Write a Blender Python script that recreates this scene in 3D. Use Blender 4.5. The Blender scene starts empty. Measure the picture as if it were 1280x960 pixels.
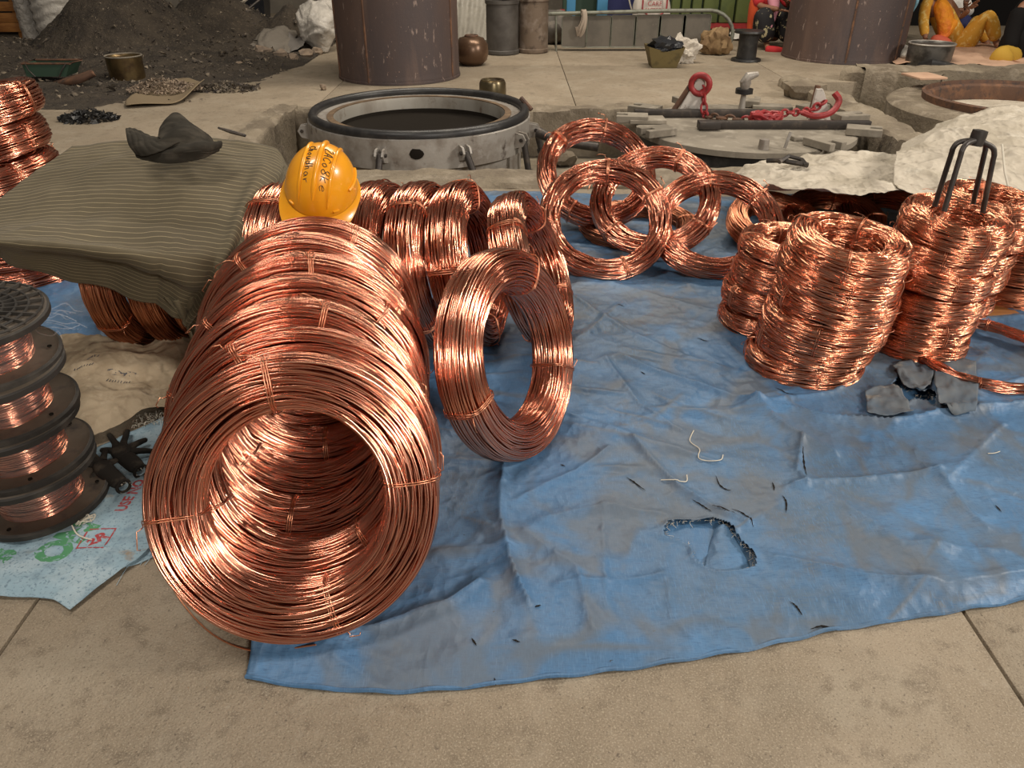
import bpy, bmesh, math, random
import numpy as np
from mathutils import Vector, Matrix, Quaternion
SC = bpy.context.scene
COL = SC.collection
random.seed(7)
rng = np.random.default_rng(7)
# ------------------------------------------------------------------ camera, world, lights, exposure
F = 961.0; TH = math.radians(30.8); HC = 1.5
cd = bpy.data.cameras.new('camera'); cam = bpy.data.objects.new('camera', cd); COL.objects.link(cam)
cam.location = (0, 0, HC); cam.rotation_euler = (math.pi/2 - TH, 0, 0)
cd.sensor_width = 36; cd.lens = F/1280*36; cd.clip_start = .05; cd.clip_end = 200
SC.camera = cam
SC.view_settings.view_transform = 'Standard'; SC.view_settings.look = 'None'
SC.view_settings.gamma = 1; SC.view_settings.use_curve_mapping = False
SC.view_settings.exposure = 0.0
w = bpy.data.worlds.new('world'); SC.world = w; w.use_nodes = True
bg = w.node_tree.nodes['Background']; bg.inputs[0].default_value = (1.0, .90, .78, 1); bg.inputs[1].default_value = .10
def area(name, loc, target, sx, sy, power, col):
    l = bpy.data.lights.new(name, 'AREA'); l.shape = 'RECTANGLE'; l.size = sx; l.size_y = sy; l.energy = power; l.color = col
    o = bpy.data.objects.new(name, l); COL.objects.link(o); o.location = loc
    o.rotation_euler = (Vector(target)-Vector(loc)).to_track_quat('-Z', 'Y').to_euler()
    return o
area('daylight_door', (3.2, -4.6, 4.4), (.6, 2.6, .2), 1.5, .9, 380, (1, .93, .84))
area('daylight_side', (9.5, 2.2, 5.0), (1.0, 3.0, .2), 1.4, 1.2, 640, (1, .92, .82))
area('skylight_front', (-2.6, 1.2, 6.2), (-.6, 2.4, 0), .7, 2.4, 170, (1, .93, .84))
area('skylight_back', (1.0, 9.0, 7.0), (1.0, 8.6, 0), 7.0, 1.0, 560, (1, .90, .76))
# ------------------------------------------------------------------ pixel <-> world helpers used to survey positions
cT, sT = math.cos(TH), math.sin(TH)
def _ray(u, v):
    x = (u-640)/F; y = (480-v)/F
    return Vector((x, cT+y*sT, -sT+y*cT))
def P(u, v, z=0.0):
    d = _ray(u, v); return Vector((0, 0, HC)) + d*((z-HC)/d.z)
def PY(u, v, Y):
    d = _ray(u, v); return Vector((0, 0, HC)) + d*(Y/d.y)
# ------------------------------------------------------------------ object helpers
ORG = {}
def tag(o, label=None, cat=None, group=None, kind=None):
    if label: o['label'] = label
    if cat: o['category'] = cat
    if group: o['group'] = group
    if kind: o['kind'] = kind
    return o
def thing(name, label, cat, loc=(0, 0, 0), group=None):
    o = bpy.data.objects.new(name, None); COL.objects.link(o); o.location = loc; o.empty_display_size = .1
    ORG[o] = Vector(loc)
    return tag(o, label, cat, group)
def link_mesh(name, me, mat, parent=None, org=None):
    o = bpy.data.objects.new(name, me); COL.objects.link(o)
    if mat: me.materials.append(mat)
    if parent is not None:
        o.parent = parent; ORG[o] = ORG[parent]
    else:
        ORG[o] = Vector(org if org is not None else (0, 0, 0)); o.location = ORG[o]
    return o
def copy_tree(o, parent=None):
    c = o.copy(); COL.objects.link(c); c.parent = parent
    if o in ORG: ORG[c] = ORG[o]
    for ch in list(o.children): copy_tree(ch, c)
    return c
def frame_from(d):
    d = Vector(d).normalized(); a = Vector((0, 0, 1)) if abs(d.z) < .95 else Vector((1, 0, 0))
    u = a.cross(d).normalized(); return u, d.cross(u)
class MB:
    def __init__(s): s.v = []; s.f = []
    def add(s, vs, fs):
        n = len(s.v); s.v += [tuple(p) for p in vs]; s.f += [tuple(i+n for i in f) for f in fs]; return s
    def box(s, c, size, rot=None):
        c = Vector(c); x, y, z = [k/2 for k in size]
        vs = [Vector((a*x, b*y, d*z)) for d in (-1, 1) for b in (-1, 1) for a in (-1, 1)]
        if rot is not None:
            vs = [rot @ p for p in vs]
        return s.add([p+c for p in vs], [(0, 2, 3, 1), (4, 5, 7, 6), (0, 1, 5, 4), (2, 6, 7, 3), (0, 4, 6, 2), (1, 3, 7, 5)])
    def tube(s, pts, r, n=8, closed=False, cap=True):
        pts = [Vector(p) for p in pts]; m = len(pts); rr = r if hasattr(r, '__len__') else [r]*m
        base = len(s.v); u = None
        for i, p in enumerate(pts):
            a = pts[(i-1) % m] if (closed or i > 0) else p; b = pts[(i+1) % m] if (closed or i < m-1) else p
            d = (b-a)
            if d.length < 1e-9: d = Vector((0, 0, 1))
            d.normalize()
            if u is None: u = frame_from(d)[0]
            u = (u - d*u.dot(d))
            if u.length < 1e-6: u = frame_from(d)[0]
            u.normalize(); v = d.cross(u)
            for k in range(n):
                t = 2*math.pi*k/n; s.v.append(tuple(p+(u*math.cos(t)+v*math.sin(t))*rr[i]))
        for i in range(m if closed else m-1):
            j = (i+1) % m
            for k in range(n):
                l = (k+1) % n; s.f.append((base+i*n+k, base+i*n+l, base+j*n+l, base+j*n+k))
        if cap and not closed:
            s.f.append(tuple(base+k for k in range(n))[::-1]); s.f.append(tuple(base+(m-1)*n+k for k in range(n)))
        return s
    def lathe(s, prof, n=32, c=(0, 0, 0), axis=(0, 0, 1), cap0=False, cap1=False, a0=0.0, a1=2*math.pi):
        c = Vector(c); ax = Vector(axis).normalized(); u, v = frame_from(ax); base = len(s.v); full = abs(a1-a0-2*math.pi) < 1e-6
        cols = n if full else n+1
        for (r, z) in prof:
            for k in range(cols):
                t = a0+(a1-a0)*k/n; s.v.append(tuple(c+ax*z+(u*math.cos(t)+v*math.sin(t))*r))
        for i in range(len(prof)-1):
            for k in range(n):
                l = (k+1) % n if full else k+1
                s.f.append((base+i*cols+k, base+i*cols+l, base+(i+1)*cols+l, base+(i+1)*cols+k))
        if cap0: s.f.append(tuple(base+k for k in range(cols))[::-1])
        if cap1: s.f.append(tuple(base+(len(prof)-1)*cols+k for k in range(cols)))
        return s
    def torus(s, c, axis, R, r, n=32, m=8):
        u, v = frame_from(axis); c = Vector(c)
        return s.tube([c+(u*math.cos(2*math.pi*k/n)+v*math.sin(2*math.pi*k/n))*R for k in range(n)], r, m, closed=True)
    def prism(s, poly, z0, z1, M=None):
        n = len(poly); vs = [Vector((x, y, z0)) for x, y in poly]+[Vector((x, y, z1)) for x, y in poly]
        if M is not None: vs = [M @ p for p in vs]
        return s.add(vs, [tuple(range(n))[::-1], tuple(range(n, 2*n))]+[(i, (i+1) % n, n+(i+1) % n, n+i) for i in range(n)])
    def blob(s, c, r, seed=0, sub=2, rough=.25, freq=1.5, scale=(1, 1, 1), flat=0):
        bm = bmesh.new(); bmesh.ops.create_icosphere(bm, subdivisions=sub, radius=1); R = random.Random(seed)
        from mathutils import noise as N
        o = Vector((R.uniform(-50, 50), R.uniform(-50, 50), R.uniform(-50, 50))); c = Vector(c)
        vs = []
        for q in bm.verts:
            k = 1+rough*N.noise(q.co*freq+o)+rough*.5*N.noise(q.co*freq*2.3+o)
            p = Vector((q.co.x*scale[0], q.co.y*scale[1], q.co.z*scale[2]))*k*r
            if flat and p.z < -flat*r: p.z = -flat*r
            vs.append(c+p)
        fs = [tuple(q.index for q in f.verts) for f in bm.faces]; bm.free()
        return s.add(vs, fs)
    def build(s, name, mat, parent=None, org=None, smooth=True, bevel=0, angle=40, kind=None, fix=True):
        o0 = ORG[parent] if parent is not None else Vector(org if org is not None else (0, 0, 0))
        me = bpy.data.meshes.new(name); me.from_pydata([(p[0]-o0.x, p[1]-o0.y, p[2]-o0.z) for p in s.v], [], s.f)
        if bevel or fix:
            bm = bmesh.new(); bm.from_mesh(me)
            if fix: bmesh.ops.recalc_face_normals(bm, faces=bm.faces)
            if bevel:
                ed = [e for e in bm.edges if len(e.link_faces) == 2 and e.calc_face_angle(0) > .5]
                bmesh.ops.bevel(bm, geom=ed, offset=bevel, segments=2, affect='EDGES', profile=.5, clamp_overlap=True)
            bm.to_mesh(me); bm.free()
        me.update()
        if smooth:
            me.shade_smooth(); me.set_sharp_from_angle(angle=math.radians(angle))
        o = link_mesh(name, me, mat, parent, o0 if parent is None else None)
        if kind: o['kind'] = kind
        return o
def base_of(vs):
    a = np.array(vs); return Vector((a[:, 0].mean(), a[:, 1].mean(), a[:, 2].min()))
def mesh_np(name, V, Fq, uv=None, smooth=True):
    me = bpy.data.meshes.new(name); me.vertices.add(len(V)); me.vertices.foreach_set('co', np.ascontiguousarray(V, dtype=np.float32).ravel())
    me.loops.add(Fq.size); me.loops.foreach_set('vertex_index', Fq.astype(np.int32).ravel())
    me.polygons.add(len(Fq)); me.polygons.foreach_set('loop_start', (np.arange(len(Fq))*4).astype(np.int32))
    me.update(calc_edges=True)
    if uv is not None:
        l = me.uv_layers.new(name='UVMap'); l.data.foreach_set('uv', uv[Fq.ravel()].astype(np.float32).ravel())
    if smooth: me.shade_smooth()
    return me
_perm = np.random.default_rng(11).permutation(4096)
def pn(x, y, seed=0):
    x = np.asarray(x, float)+seed*17.31; y = np.asarray(y, float)+seed*9.77
    xi = np.floor(x).astype(int); yi = np.floor(y).astype(int); xf = x-xi; yf = y-yi
    def g(ix, iy, fx, fy):
        h = _perm[(_perm[ix & 4095]+iy) & 4095]*(2*math.pi/4096); return np.cos(h)*fx+np.sin(h)*fy
    u = xf**3*(xf*(xf*6-15)+10); v = yf**3*(yf*(yf*6-15)+10)
    a = g(xi, yi, xf, yf); b = g(xi+1, yi, xf-1, yf); c = g(xi, yi+1, xf, yf-1); d = g(xi+1, yi+1, xf-1, yf-1)
    return (a*(1-u)+b*u)*(1-v)+(c*(1-u)+d*u)*v
def fbm(x, y, seed=0, o=4):
    s = 0; a = 1
    for k in range(o): s = s+a*pn(x*2**k, y*2**k, seed+k*3); a *= .5
    return s
def crumple(x, y, seed=0):
    """sharp crossing creases, 0..1"""
    wx = x+.35*pn(x*1.7, y*1.7, seed+40); wy = y+.35*pn(x*1.7, y*1.7, seed+50); s = 0
    for k, (a, fr, st, am) in enumerate(((.35, 1.0, 2.2, 1.), (-.75, 1.5, 2.6, .7), (1.2, 2.3, 2.4, .5), (.1, 4.1, 1.8, .28), (-.4, 7.3, 1.6, .14))):
        p = (wx*math.cos(a)+wy*math.sin(a))*fr/st; q = (-wx*math.sin(a)+wy*math.cos(a))*fr
        s = s+am*(1-np.minimum(1, 2.6*np.abs(pn(p, q, seed+k*7))))**1.6
    return s/2.2
def cr_up(net, n, axis):
    """Catmull-Rom upsampling of a control net along an axis"""
    A = np.moveaxis(np.asarray(net, float), axis, 0); m = len(A); t = np.linspace(0, m-1-1e-9, n); i = np.floor(t).astype(int); f = (t-i).reshape((-1,)+(1,)*(A.ndim-1))
    Ap = np.concatenate([2*A[:1]-A[1:2], A, 2*A[-1:]-A[-2:-1]]); p0, p1, p2, p3 = Ap[i], Ap[i+1], Ap[i+2], Ap[np.minimum(i+3, m+1)]
    r = .5*(2*p1+(p2-p0)*f+(2*p0-5*p1+4*p2-p3)*f**2+(3*p1-p0-3*p2+p3)*f**3)
    return np.moveaxis(r, 0, axis)
def quads(nu, nv):
    i = np.arange(nu-1)[:, None]*nv+np.arange(nv-1)[None, :]; return np.stack([i, i+1, i+nv+1, i+nv], -1).reshape(-1, 4)
def cloth(name, net, nu, nv, disp, mat, parent=None, thick=.003, keep=None, org=None):
    """cloth sheet through a control net (rows x cols x 3), displaced along its normals by disp(U, V, Pts)"""
    G = cr_up(cr_up(np.array([[tuple(p) for p in r] for r in net]), nu, 0), nv, 1)
    du = np.gradient(G, axis=0); dv = np.gradient(G, axis=1); N = np.cross(dv, du); N /= np.linalg.norm(N, axis=-1, keepdims=True)+1e-12
    if N[..., 2].mean() < 0: N = -N
    U, V = np.meshgrid(np.linspace(0, 1, nu), np.linspace(0, 1, nv), indexing='ij')
    G = G+N*disp(U, V, G)[..., None]
    V3 = G.reshape(-1, 3); Fq = quads(nu, nv)
    if keep is not None:
        k = keep(V3[Fq].mean(1)); Fq = Fq[k]
    o0 = ORG[parent] if parent is not None else (Vector(org) if org is not None else base_of(V3))
    me = mesh_np(name, V3-np.array(o0), Fq, np.stack([V.ravel(), U.ravel()], -1))
    o = link_mesh(name, me, mat, parent, None if parent is not None else o0)
    if thick:
        m = o.modifiers.new('thickness', 'SOLIDIFY'); m.thickness = thick; m.offset = -1
    o_grid[name] = G
    return o
o_grid = {}
# ------------------------------------------------------------------ materials
def mat_base(name):
    m = bpy.data.materials.new(name); m.use_nodes = True; nt = m.node_tree
    return m, nt, nt.nodes['Principled BSDF'], (lambda t, **k: _nd(nt, t, k))
def _nd(nt, t, k):
    n = nt.nodes.new(t)
    for a, b in k.items(): setattr(n, a, b)
    return n
def rgba(c): return (c[0], c[1], c[2], 1)
def M(name, base, rough=.6, metal=0., layers=(), bump=(), spec=.5, coord='Object', rvar=0., alpha=None, sheen=0, coat=0, trans=0):
    """layers: (colour, scale, lo, hi, detail, stretch); bump: (scale, strength, distance)"""
    m, nt, b, nd = mat_base(name); L = nt.links.new
    b.inputs['Roughness'].default_value = rough; b.inputs['Metallic'].default_value = metal; b.inputs['Specular IOR Level'].default_value = spec
    b.inputs['Base Color'].default_value = rgba(base); b.inputs['Sheen Weight'].default_value = sheen; b.inputs['Coat Weight'].default_value = coat
    b.inputs['Transmission Weight'].default_value = trans
    if alpha is not None: b.inputs['Alpha'].default_value = alpha
    tc = nd('ShaderNodeTexCoord'); src = None
    for (col, scale, lo, hi, det, st) in layers:
        mp = nd('ShaderNodeMapping'); mp.inputs['Scale'].default_value = st; mp.inputs['Location'].default_value = (scale*.37, scale*.11, .3); L(tc.outputs[coord], mp.inputs[0])
        nz = nd('ShaderNodeTexNoise'); nz.inputs['Scale'].default_value = scale; nz.inputs['Detail'].default_value = det; nz.inputs['Roughness'].default_value = .6; L(mp.outputs[0], nz.inputs['Vector'])
        rp = nd('ShaderNodeMapRange'); rp.inputs[1].default_value = lo; rp.inputs[2].default_value = hi; L(nz.outputs[0], rp.inputs[0])
        mx = nd('ShaderNodeMix', data_type='RGBA'); L(rp.outputs[0], mx.inputs[0])
        if src is None: mx.inputs[6].default_value = rgba(base)
        else: L(src, mx.inputs[6])
        mx.inputs[7].default_value = rgba(col); src = mx.outputs[2]
        if rvar and src:
            r2 = nd('ShaderNodeMapRange'); r2.inputs[3].default_value = rough-rvar; r2.inputs[4].default_value = rough+rvar; L(nz.outputs[0], r2.inputs[0]); L(r2.outputs[0], b.inputs['Roughness'])
    if src: L(src, b.inputs['Base Color'])
    prev = None
    for (scale, stn, dist) in bump:
        nz = nd('ShaderNodeTexNoise'); nz.inputs['Scale'].default_value = scale; nz.inputs['Detail'].default_value = 5; L(tc.outputs[coord], nz.inputs['Vector'])
        bp = nd('ShaderNodeBump'); bp.inputs['Strength'].default_value = stn; bp.inputs['Distance'].default_value = dist; L(nz.outputs[0], bp.inputs['Height'])
        if prev: L(prev, bp.inputs['Normal'])
        prev = bp.outputs[0]
    if prev: L(prev, b.inputs['Normal'])
    return m
I3 = (1, 1, 1)
def copper(name, light, mid, dark, rough):
    m, nt, b, nd = mat_base(name); L = nt.links.new
    b.inputs['Metallic'].default_value = 1; b.inputs['Roughness'].default_value = rough
    at = nd('ShaderNodeAttribute', attribute_name='tint'); rp = nd('ShaderNodeValToRGB')
    e = rp.color_ramp.elements; e[0].color = rgba(dark); e[0].position = 0; e[1].color = rgba(light); e[1].position = 1
    k = rp.color_ramp.elements.new(.45); k.color = rgba(mid)
    L(at.outputs['Fac'], rp.inputs[0])
    tc = nd('ShaderNodeTexCoord'); nz = nd('ShaderNodeTexNoise'); nz.inputs['Scale'].default_value = 9; nz.inputs['Detail'].default_value = 3; L(tc.outputs['Object'], nz.inputs['Vector'])
    mr = nd('ShaderNodeMapRange'); mr.inputs[1].default_value = .5; mr.inputs[2].default_value = .75; mr.inputs[4].default_value = .55; L(nz.outputs[0], mr.inputs[0])
    mx = nd('ShaderNodeMix', data_type='RGBA'); L(mr.outputs[0], mx.inputs[0]); L(rp.outputs[0], mx.inputs[6]); mx.inputs[7].default_value = rgba(mid); L(mx.outputs[2], b.inputs['Base Color'])
    return m
COPPER = copper('copper_wire', (.94, .50, .355), (.78, .33, .215), (.40, .14, .082), .20)
COPPER_FINE = copper('copper_fine_wire', (.94, .49, .315), (.78, .325, .19), (.38, .13, .072), .23)
COPPER_DARK = copper('copper_dark_wire', (.72, .33, .19), (.55, .22, .12), (.28, .095, .05), .30)  # darker, rougher copper for covered and low coils and spool cores
TIE = M('copper_tie', (.80, .36, .21), .3, 1)
CONCRETE = M('concrete_floor', (.30, .243, .175), .85, layers=(((.245, .195, .135), 1.3, .42, .62, 6, I3), ((.33, .28, .21), 3.1, .5, .7, 8, I3), ((.165, .13, .092), 7.0, .58, .72, 8, I3), ((.31, .26, .195), 40, .56, .74, 5, I3), ((.19, .15, .105), 17, .54, .70, 8, I3), ((.165, .13, .088), .7, .55, .75, 6, I3), ((.36, .30, .22), 230, .52, .66, 3, I3), ((.14, .11, .075), 190, .58, .70, 3, I3), ((.115, .09, .066), 60, .64, .74, 3, I3)), bump=((150, .5, .004), (28, .5, .008)))
CONCRETE_ROUGH = M('rough_concrete', (.25, .205, .145), .9, layers=(((.17, .135, .095), 2.5, .42, .6, 8, I3), ((.34, .285, .215), 6, .52, .7, 8, I3), ((.13, .105, .08), 11, .6, .75, 6, I3)), bump=((30, .6, .02), (120, .4, .006)))
PITDUST = M('pit_dust', (.21, .175, .125), .95, layers=(((.12, .10, .075), 4, .42, .62, 8, I3), ((.30, .26, .2), 9, .55, .72, 8, I3)), bump=((40, .5, .02),))
ASH = M('ash_heap', (.062, .048, .034), .95, layers=(((.035, .027, .02), 3, .42, .6, 8, I3), ((.13, .10, .07), 26, .58, .72, 4, I3), ((.30, .24, .16), 80, .66, .74, 2, I3)), bump=((60, .7, .02), (18, .6, .05)))
CHIP = M('slag_chip', (.10, .08, .06), .8, layers=(((.26, .21, .15), 7, .5, .62, 2, I3), ((.05, .04, .035), 11, .5, .6, 2, I3)), bump=((30, .4, .01),))
STONE = M('rubble_stone', (.28, .21, .15), .9, layers=(((.17, .13, .10), 8, .45, .65, 5, I3), ((.38, .30, .22), 17, .55, .7, 5, I3)), bump=((45, .6, .01),))
RETORT = M('scaled_steel', (.125, .082, .068), .62, .25, layers=(((.085, .066, .066), 1.1, .42, .64, 5, (1, 1, .35)), ((.19, .125, .10), 2.6, .52, .72, 7, (1, 1, .18)), ((.30, .225, .195), 18, .63, .67, 7, (1, 1, .3)), ((.30, .20, .16), 30, .70, .76, 2, I3)), bump=((40, .25, .006),))
STEEL = M('worn_steel', (.40, .37, .33), .5, .4, layers=(((.26, .225, .19), 5, .45, .62, 7, I3), ((.43, .40, .365), 11, .54, .7, 6, I3), ((.09, .065, .05), 8, .62, .74, 5, I3)), bump=((50, .3, .004),))
DARKSTEEL = M('dark_steel', (.055, .047, .042), .5, .5, layers=(((.12, .095, .075), 12, .52, .72, 5, I3),), bump=((60, .3, .003),))
DUSTYSTEEL = M('dusty_steel_plate', (.27, .235, .185), .8, .1, layers=(((.18, .155, .12), 3, .45, .62, 7, I3), ((.36, .32, .26), 9, .54, .7, 7, I3)), bump=((50, .35, .005),))
RUSTY = M('rusty_steel', (.13, .07, .045), .75, .2, layers=(((.22, .11, .06), 7, .48, .65, 6, I3), ((.06, .045, .04), 12, .52, .68, 6, I3)), bump=((40, .4, .005),))
BRASS = M('tarnished_brass', (.24, .17, .08), .35, .9, layers=(((.12, .08, .045), 7, .45, .65, 6, I3),))
BLACKRUB = M('black_rubber', (.018, .017, .017), .42, layers=(((.05, .047, .043), 9, .5, .72, 6, I3),), bump=((40, .2, .004),))
PITCH = M('tar_and_shade_black', (.014, .011, .008), .8, spec=.1)  # near-black for tar and sludge, and shade painted into slits and holes
LINER = M('liner_steel', (.36, .335, .29), .55, .35, layers=(((.25, .22, .18), 3, .45, .62, 6, (1, 1, .5)), ((.14, .09, .06), 7, .6, .72, 6, I3)))
LINERRUST = M('liner_rust', (.12, .075, .04), .8, layers=(((.2, .13, .07), 12, .5, .65, 5, I3),))
SPOOL = M('spool_plastic', (.085, .066, .048), .62, layers=(((.125, .10, .075), 6, .5, .7, 6, I3), ((.045, .038, .033), 15, .55, .7, 6, I3)), bump=((70, .15, .002),))
SPOOLDK = M('spool_plastic_dark', (.035, .032, .029), .55, layers=(((.075, .066, .056), 9, .5, .7, 6, I3),), spec=.15)
YELLOW = M('helmet_shell', (.86, .36, .012), .28, layers=(((.80, .31, .01), 12, .5, .7, 4, I3), ((.60, .24, .02), 30, .66, .75, 4, I3)), coat=.3)
INK = M('marker_ink', (.03, .012, .008), .6)
CAPFAB = M('charcoal_fabric', (.030, .026, .020), .9, layers=(((.055, .047, .036), 10, .45, .65, 6, (1, 3, 3)),), bump=((300, .4, .001),), spec=.15)
GLOVE = M('black_glove', (.022, .019, .016), .75, layers=(((.075, .06, .045), 18, .52, .72, 5, I3),), bump=((250, .4, .001),), spec=.15)
GREYTARP = M('grey_tarp_lining', (.115, .128, .14), .75, layers=(((.08, .11, .145), 9, .45, .65, 6, I3), ((.24, .22, .19), 16, .58, .74, 6, I3)), bump=((300, .3, .001),))
WHITESHEET = M('white_woven_sheet', (.53, .47, .38), .8, layers=(((.43, .375, .29), 3, .45, .64, 7, I3), ((.60, .545, .45), 9, .55, .7, 6, I3), ((.23, .185, .13), 13, .62, .76, 6, I3)), bump=((420, .3, .001), (24, .5, .008)))
BEIGE = M('beige_woven_sack', (.40, .315, .21), .85, layers=(((.28, .21, .13), 5, .45, .64, 7, I3), ((.48, .39, .275), 14, .55, .7, 6, I3), ((.20, .145, .09), 9, .66, .76, 6, I3)), bump=((420, .35, .001), (40, .5, .006)))
BLUESACK = M('pale_blue_woven_sack', (.27, .39, .46), .8, layers=(((.36, .46, .51), 7, .45, .62, 7, I3), ((.20, .30, .37), 13, .52, .68, 7, I3), ((.28, .235, .18), 11, .64, .75, 6, I3), ((.16, .24, .30), 120, .56, .66, 2, I3)), bump=((420, .35, .001), (60, .4, .003)))
PRINTRED = M('red_print', (.36, .045, .05), .8, layers=(((.30, .20, .22), 60, .56, .66, 3, I3),))
PRINTGREEN = M('green_print', (.075, .26, .12), .8, layers=(((.20, .34, .30), 60, .56, .66, 3, I3),))
PRINTBLACK = M('black_print', (.06, .06, .07), .85)
THREAD = M('pale_thread', (.62, .57, .47), .8)
REDPAINT = M('red_paint', (.34, .028, .03), .5, layers=(((.20, .02, .02), 20, .5, .68, 5, I3),))
WHITEPAINT = M('scuffed_white_paint', (.55, .51, .46), .7, layers=(((.25, .21, .17), 18, .55, .68, 6, I3),))
PLASTICWHITE = M('white_plastic_film', (.62, .58, .52), .35, layers=(((.45, .42, .38), 6, .45, .65, 6, I3),), bump=((14, .8, .03),))
GREENPAINT = M('green_paint', (.13, .165, .05), .6, layers=(((.09, .12, .04), 4, .45, .65, 5, I3),))
DKGREEN = M('dark_green_paint', (.022, .05, .03), .6)
BLUEPAINT = M('blue_paint', (.055, .22, .40), .55)
WOOD = M('orange_wood', (.34, .145, .035), .6, layers=(((.24, .09, .02), 5, .42, .62, 5, (1, 6, 6)),))
GREYWALL = M('grey_wall', (.20, .175, .14), .9, layers=(((.13, .115, .095), 1.2, .42, .64, 7, I3), ((.27, .24, .2), 3, .54, .7, 6, I3)))
DARKWALL = M('dark_shed_wall', (.045, .04, .035), .9, layers=(((.08, .07, .06), 2, .45, .65, 5, I3),))
GREYPANEL = M('grey_panel', (.135, .118, .095), .75, layers=(((.10, .088, .072), 4, .45, .64, 6, I3), ((.20, .17, .13), 12, .62, .74, 6, I3)), bump=((60, .2, .003),))
TUBEGREY = M('grey_green_tube', (.20, .205, .165), .5, .3, layers=(((.12, .11, .09), 11, .5, .66, 6, I3),))
BROWNSACK = M('brown_jute', (.27, .175, .085), .9, layers=(((.16, .095, .045), 6, .45, .62, 6, I3),), bump=((80, .6, .006),))
OLIVEBOX = M('olive_card', (.17, .13, .05), .8, layers=(((.11, .085, .035), 9, .5, .66, 6, I3),))
BLACKPLASTIC = M('black_film', (.018, .019, .022), .3, bump=((30, .6, .01),))
SKIN = M('skin', (.27, .125, .07), .55, layers=(((.23, .10, .055), 12, .5, .7, 4, I3),))
HAIR = M('black_hair', (.012, .01, .009), .45)
SARIRED = M('red_cotton', (.52, .025, .03), .8, layers=(((.62, .07, .025), 4, .5, .66, 4, I3),))
SARIPRINT = M('black_floral_print', (.014, .013, .015), .8, layers=(((.50, .44, .26), 16, .60, .63, 3, I3),))
PINKCLOTH = M('pink_cotton', (.62, .26, .32), .8)
YELLOWCLOTH = M('mustard_print_cotton', (.66, .33, .035), .75, layers=(((.76, .52, .16), 17, .54, .60, 4, I3), ((.55, .22, .02), 9, .58, .7, 4, I3)))
ORANGECLOTH = M('orange_cotton', (.83, .30, .012), .7, layers=(((.80, .20, .03), 4, .5, .66, 4, I3),), bump=((9, .9, .06),))
WHITECLOTH = M('white_cotton', (.72, .69, .64), .8)
NAVYCLOTH = M('navy_cotton', (.02, .025, .10), .8)
BLACKCLOTH = M('black_cloth', (.009, .008, .008), .85, spec=.15)
ALUPOT = M('sooty_aluminium', (.17, .16, .145), .5, .6, layers=(((.06, .055, .05), 6, .45, .62, 6, I3),))
PEACH = M('peach_floor_cloth', (.56, .36, .245), .85, layers=(((.46, .28, .19), 7, .5, .66, 5, I3),))
# tarp: woven blue plastic with worn dusty grey patches and a fine weave
def tarp_mat():
    m = M('blue_tarp', (.060, .150, .285), .52, layers=(((.085, .205, .38), 1.6, .45, .62, 5, I3), ((.085, .125, .17), 1.9, .46, .66, 12, I3), ((.112, .112, .108), 4.5, .60, .76, 12, I3), ((.05, .115, .22), 42, .50, .70, 3, (1, 9, 1)), ((.092, .19, .33), 42, .52, .72, 3, (9, 1, 1)), ((.035, .04, .05), 33, .71, .74, 5, I3)), bump=((520, .3, .0008), (36, .5, .004)))
    nt = m.node_tree; b = nt.nodes['Principled BSDF']; L = nt.links.new; src = b.inputs['Base Color'].links[0].from_socket
    at = nt.nodes.new('ShaderNodeAttribute'); at.attribute_name = 'wear'; mx = nt.nodes.new('ShaderNodeMix'); mx.data_type = 'RGBA'   # grey dust rubbed in along the creases
    L(at.outputs['Fac'], mx.inputs[0]); L(src, mx.inputs[6]); mx.inputs[7].default_value = (.112, .122, .13, 1); L(mx.outputs[2], b.inputs['Base Color'])
    return m
TARP = tarp_mat()
def add_crease(m, scales, strength):
    nt = m.node_tree; b = nt.nodes['Principled BSDF']; L = nt.links.new; prev = b.inputs['Normal'].links[0].from_socket if b.inputs['Normal'].links else None
    tc = nt.nodes.new('ShaderNodeTexCoord'); nz = nt.nodes.new('ShaderNodeTexNoise'); nz.inputs['Scale'].default_value = 3.5; nz.inputs['Detail'].default_value = 3; L(tc.outputs['Object'], nz.inputs['Vector'])
    mx = nt.nodes.new('ShaderNodeMix'); mx.data_type = 'RGBA'; mx.inputs[0].default_value = .13; L(tc.outputs['Object'], mx.inputs[6]); L(nz.outputs['Color'], mx.inputs[7])
    for sc_, st_, di in scales:
        mp = nt.nodes.new('ShaderNodeMapping'); mp.inputs['Scale'].default_value = st_; mp.inputs['Rotation'].default_value = (0, 0, .4+sc_); L(mx.outputs[2], mp.inputs[0])
        v = nt.nodes.new('ShaderNodeTexVoronoi'); v.feature = 'F1'; v.inputs['Scale'].default_value = sc_; L(mp.outputs[0], v.inputs['Vector'])
        bp = nt.nodes.new('ShaderNodeBump'); bp.inputs['Strength'].default_value = strength; bp.inputs['Distance'].default_value = di; L(v.outputs['Distance'], bp.inputs['Height'])
        if prev: L(prev, bp.inputs['Normal'])
        prev = bp.outputs[0]
    L(prev, b.inputs['Normal'])
add_crease(TARP, ((7, (1, .4, 1), .02), (15, (.45, 1, 1), .012), (34, (1, .6, 1), .006)), .5)
add_crease(WHITESHEET, ((5, (1, .6, 1), .05), (13, (.5, 1, 1), .03), (30, (1, .7, 1), .010)), .7)
add_crease(BEIGE, ((8, (1, .6, 1), .03), (20, (.5, 1, 1), .014)), .7)
add_crease(BLUESACK, ((9, (1, .6, 1), .02), (26, (.5, 1, 1), .010)), .5)
add_crease(GREYTARP, ((9, (1, .6, 1), .02),), .5)
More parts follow.
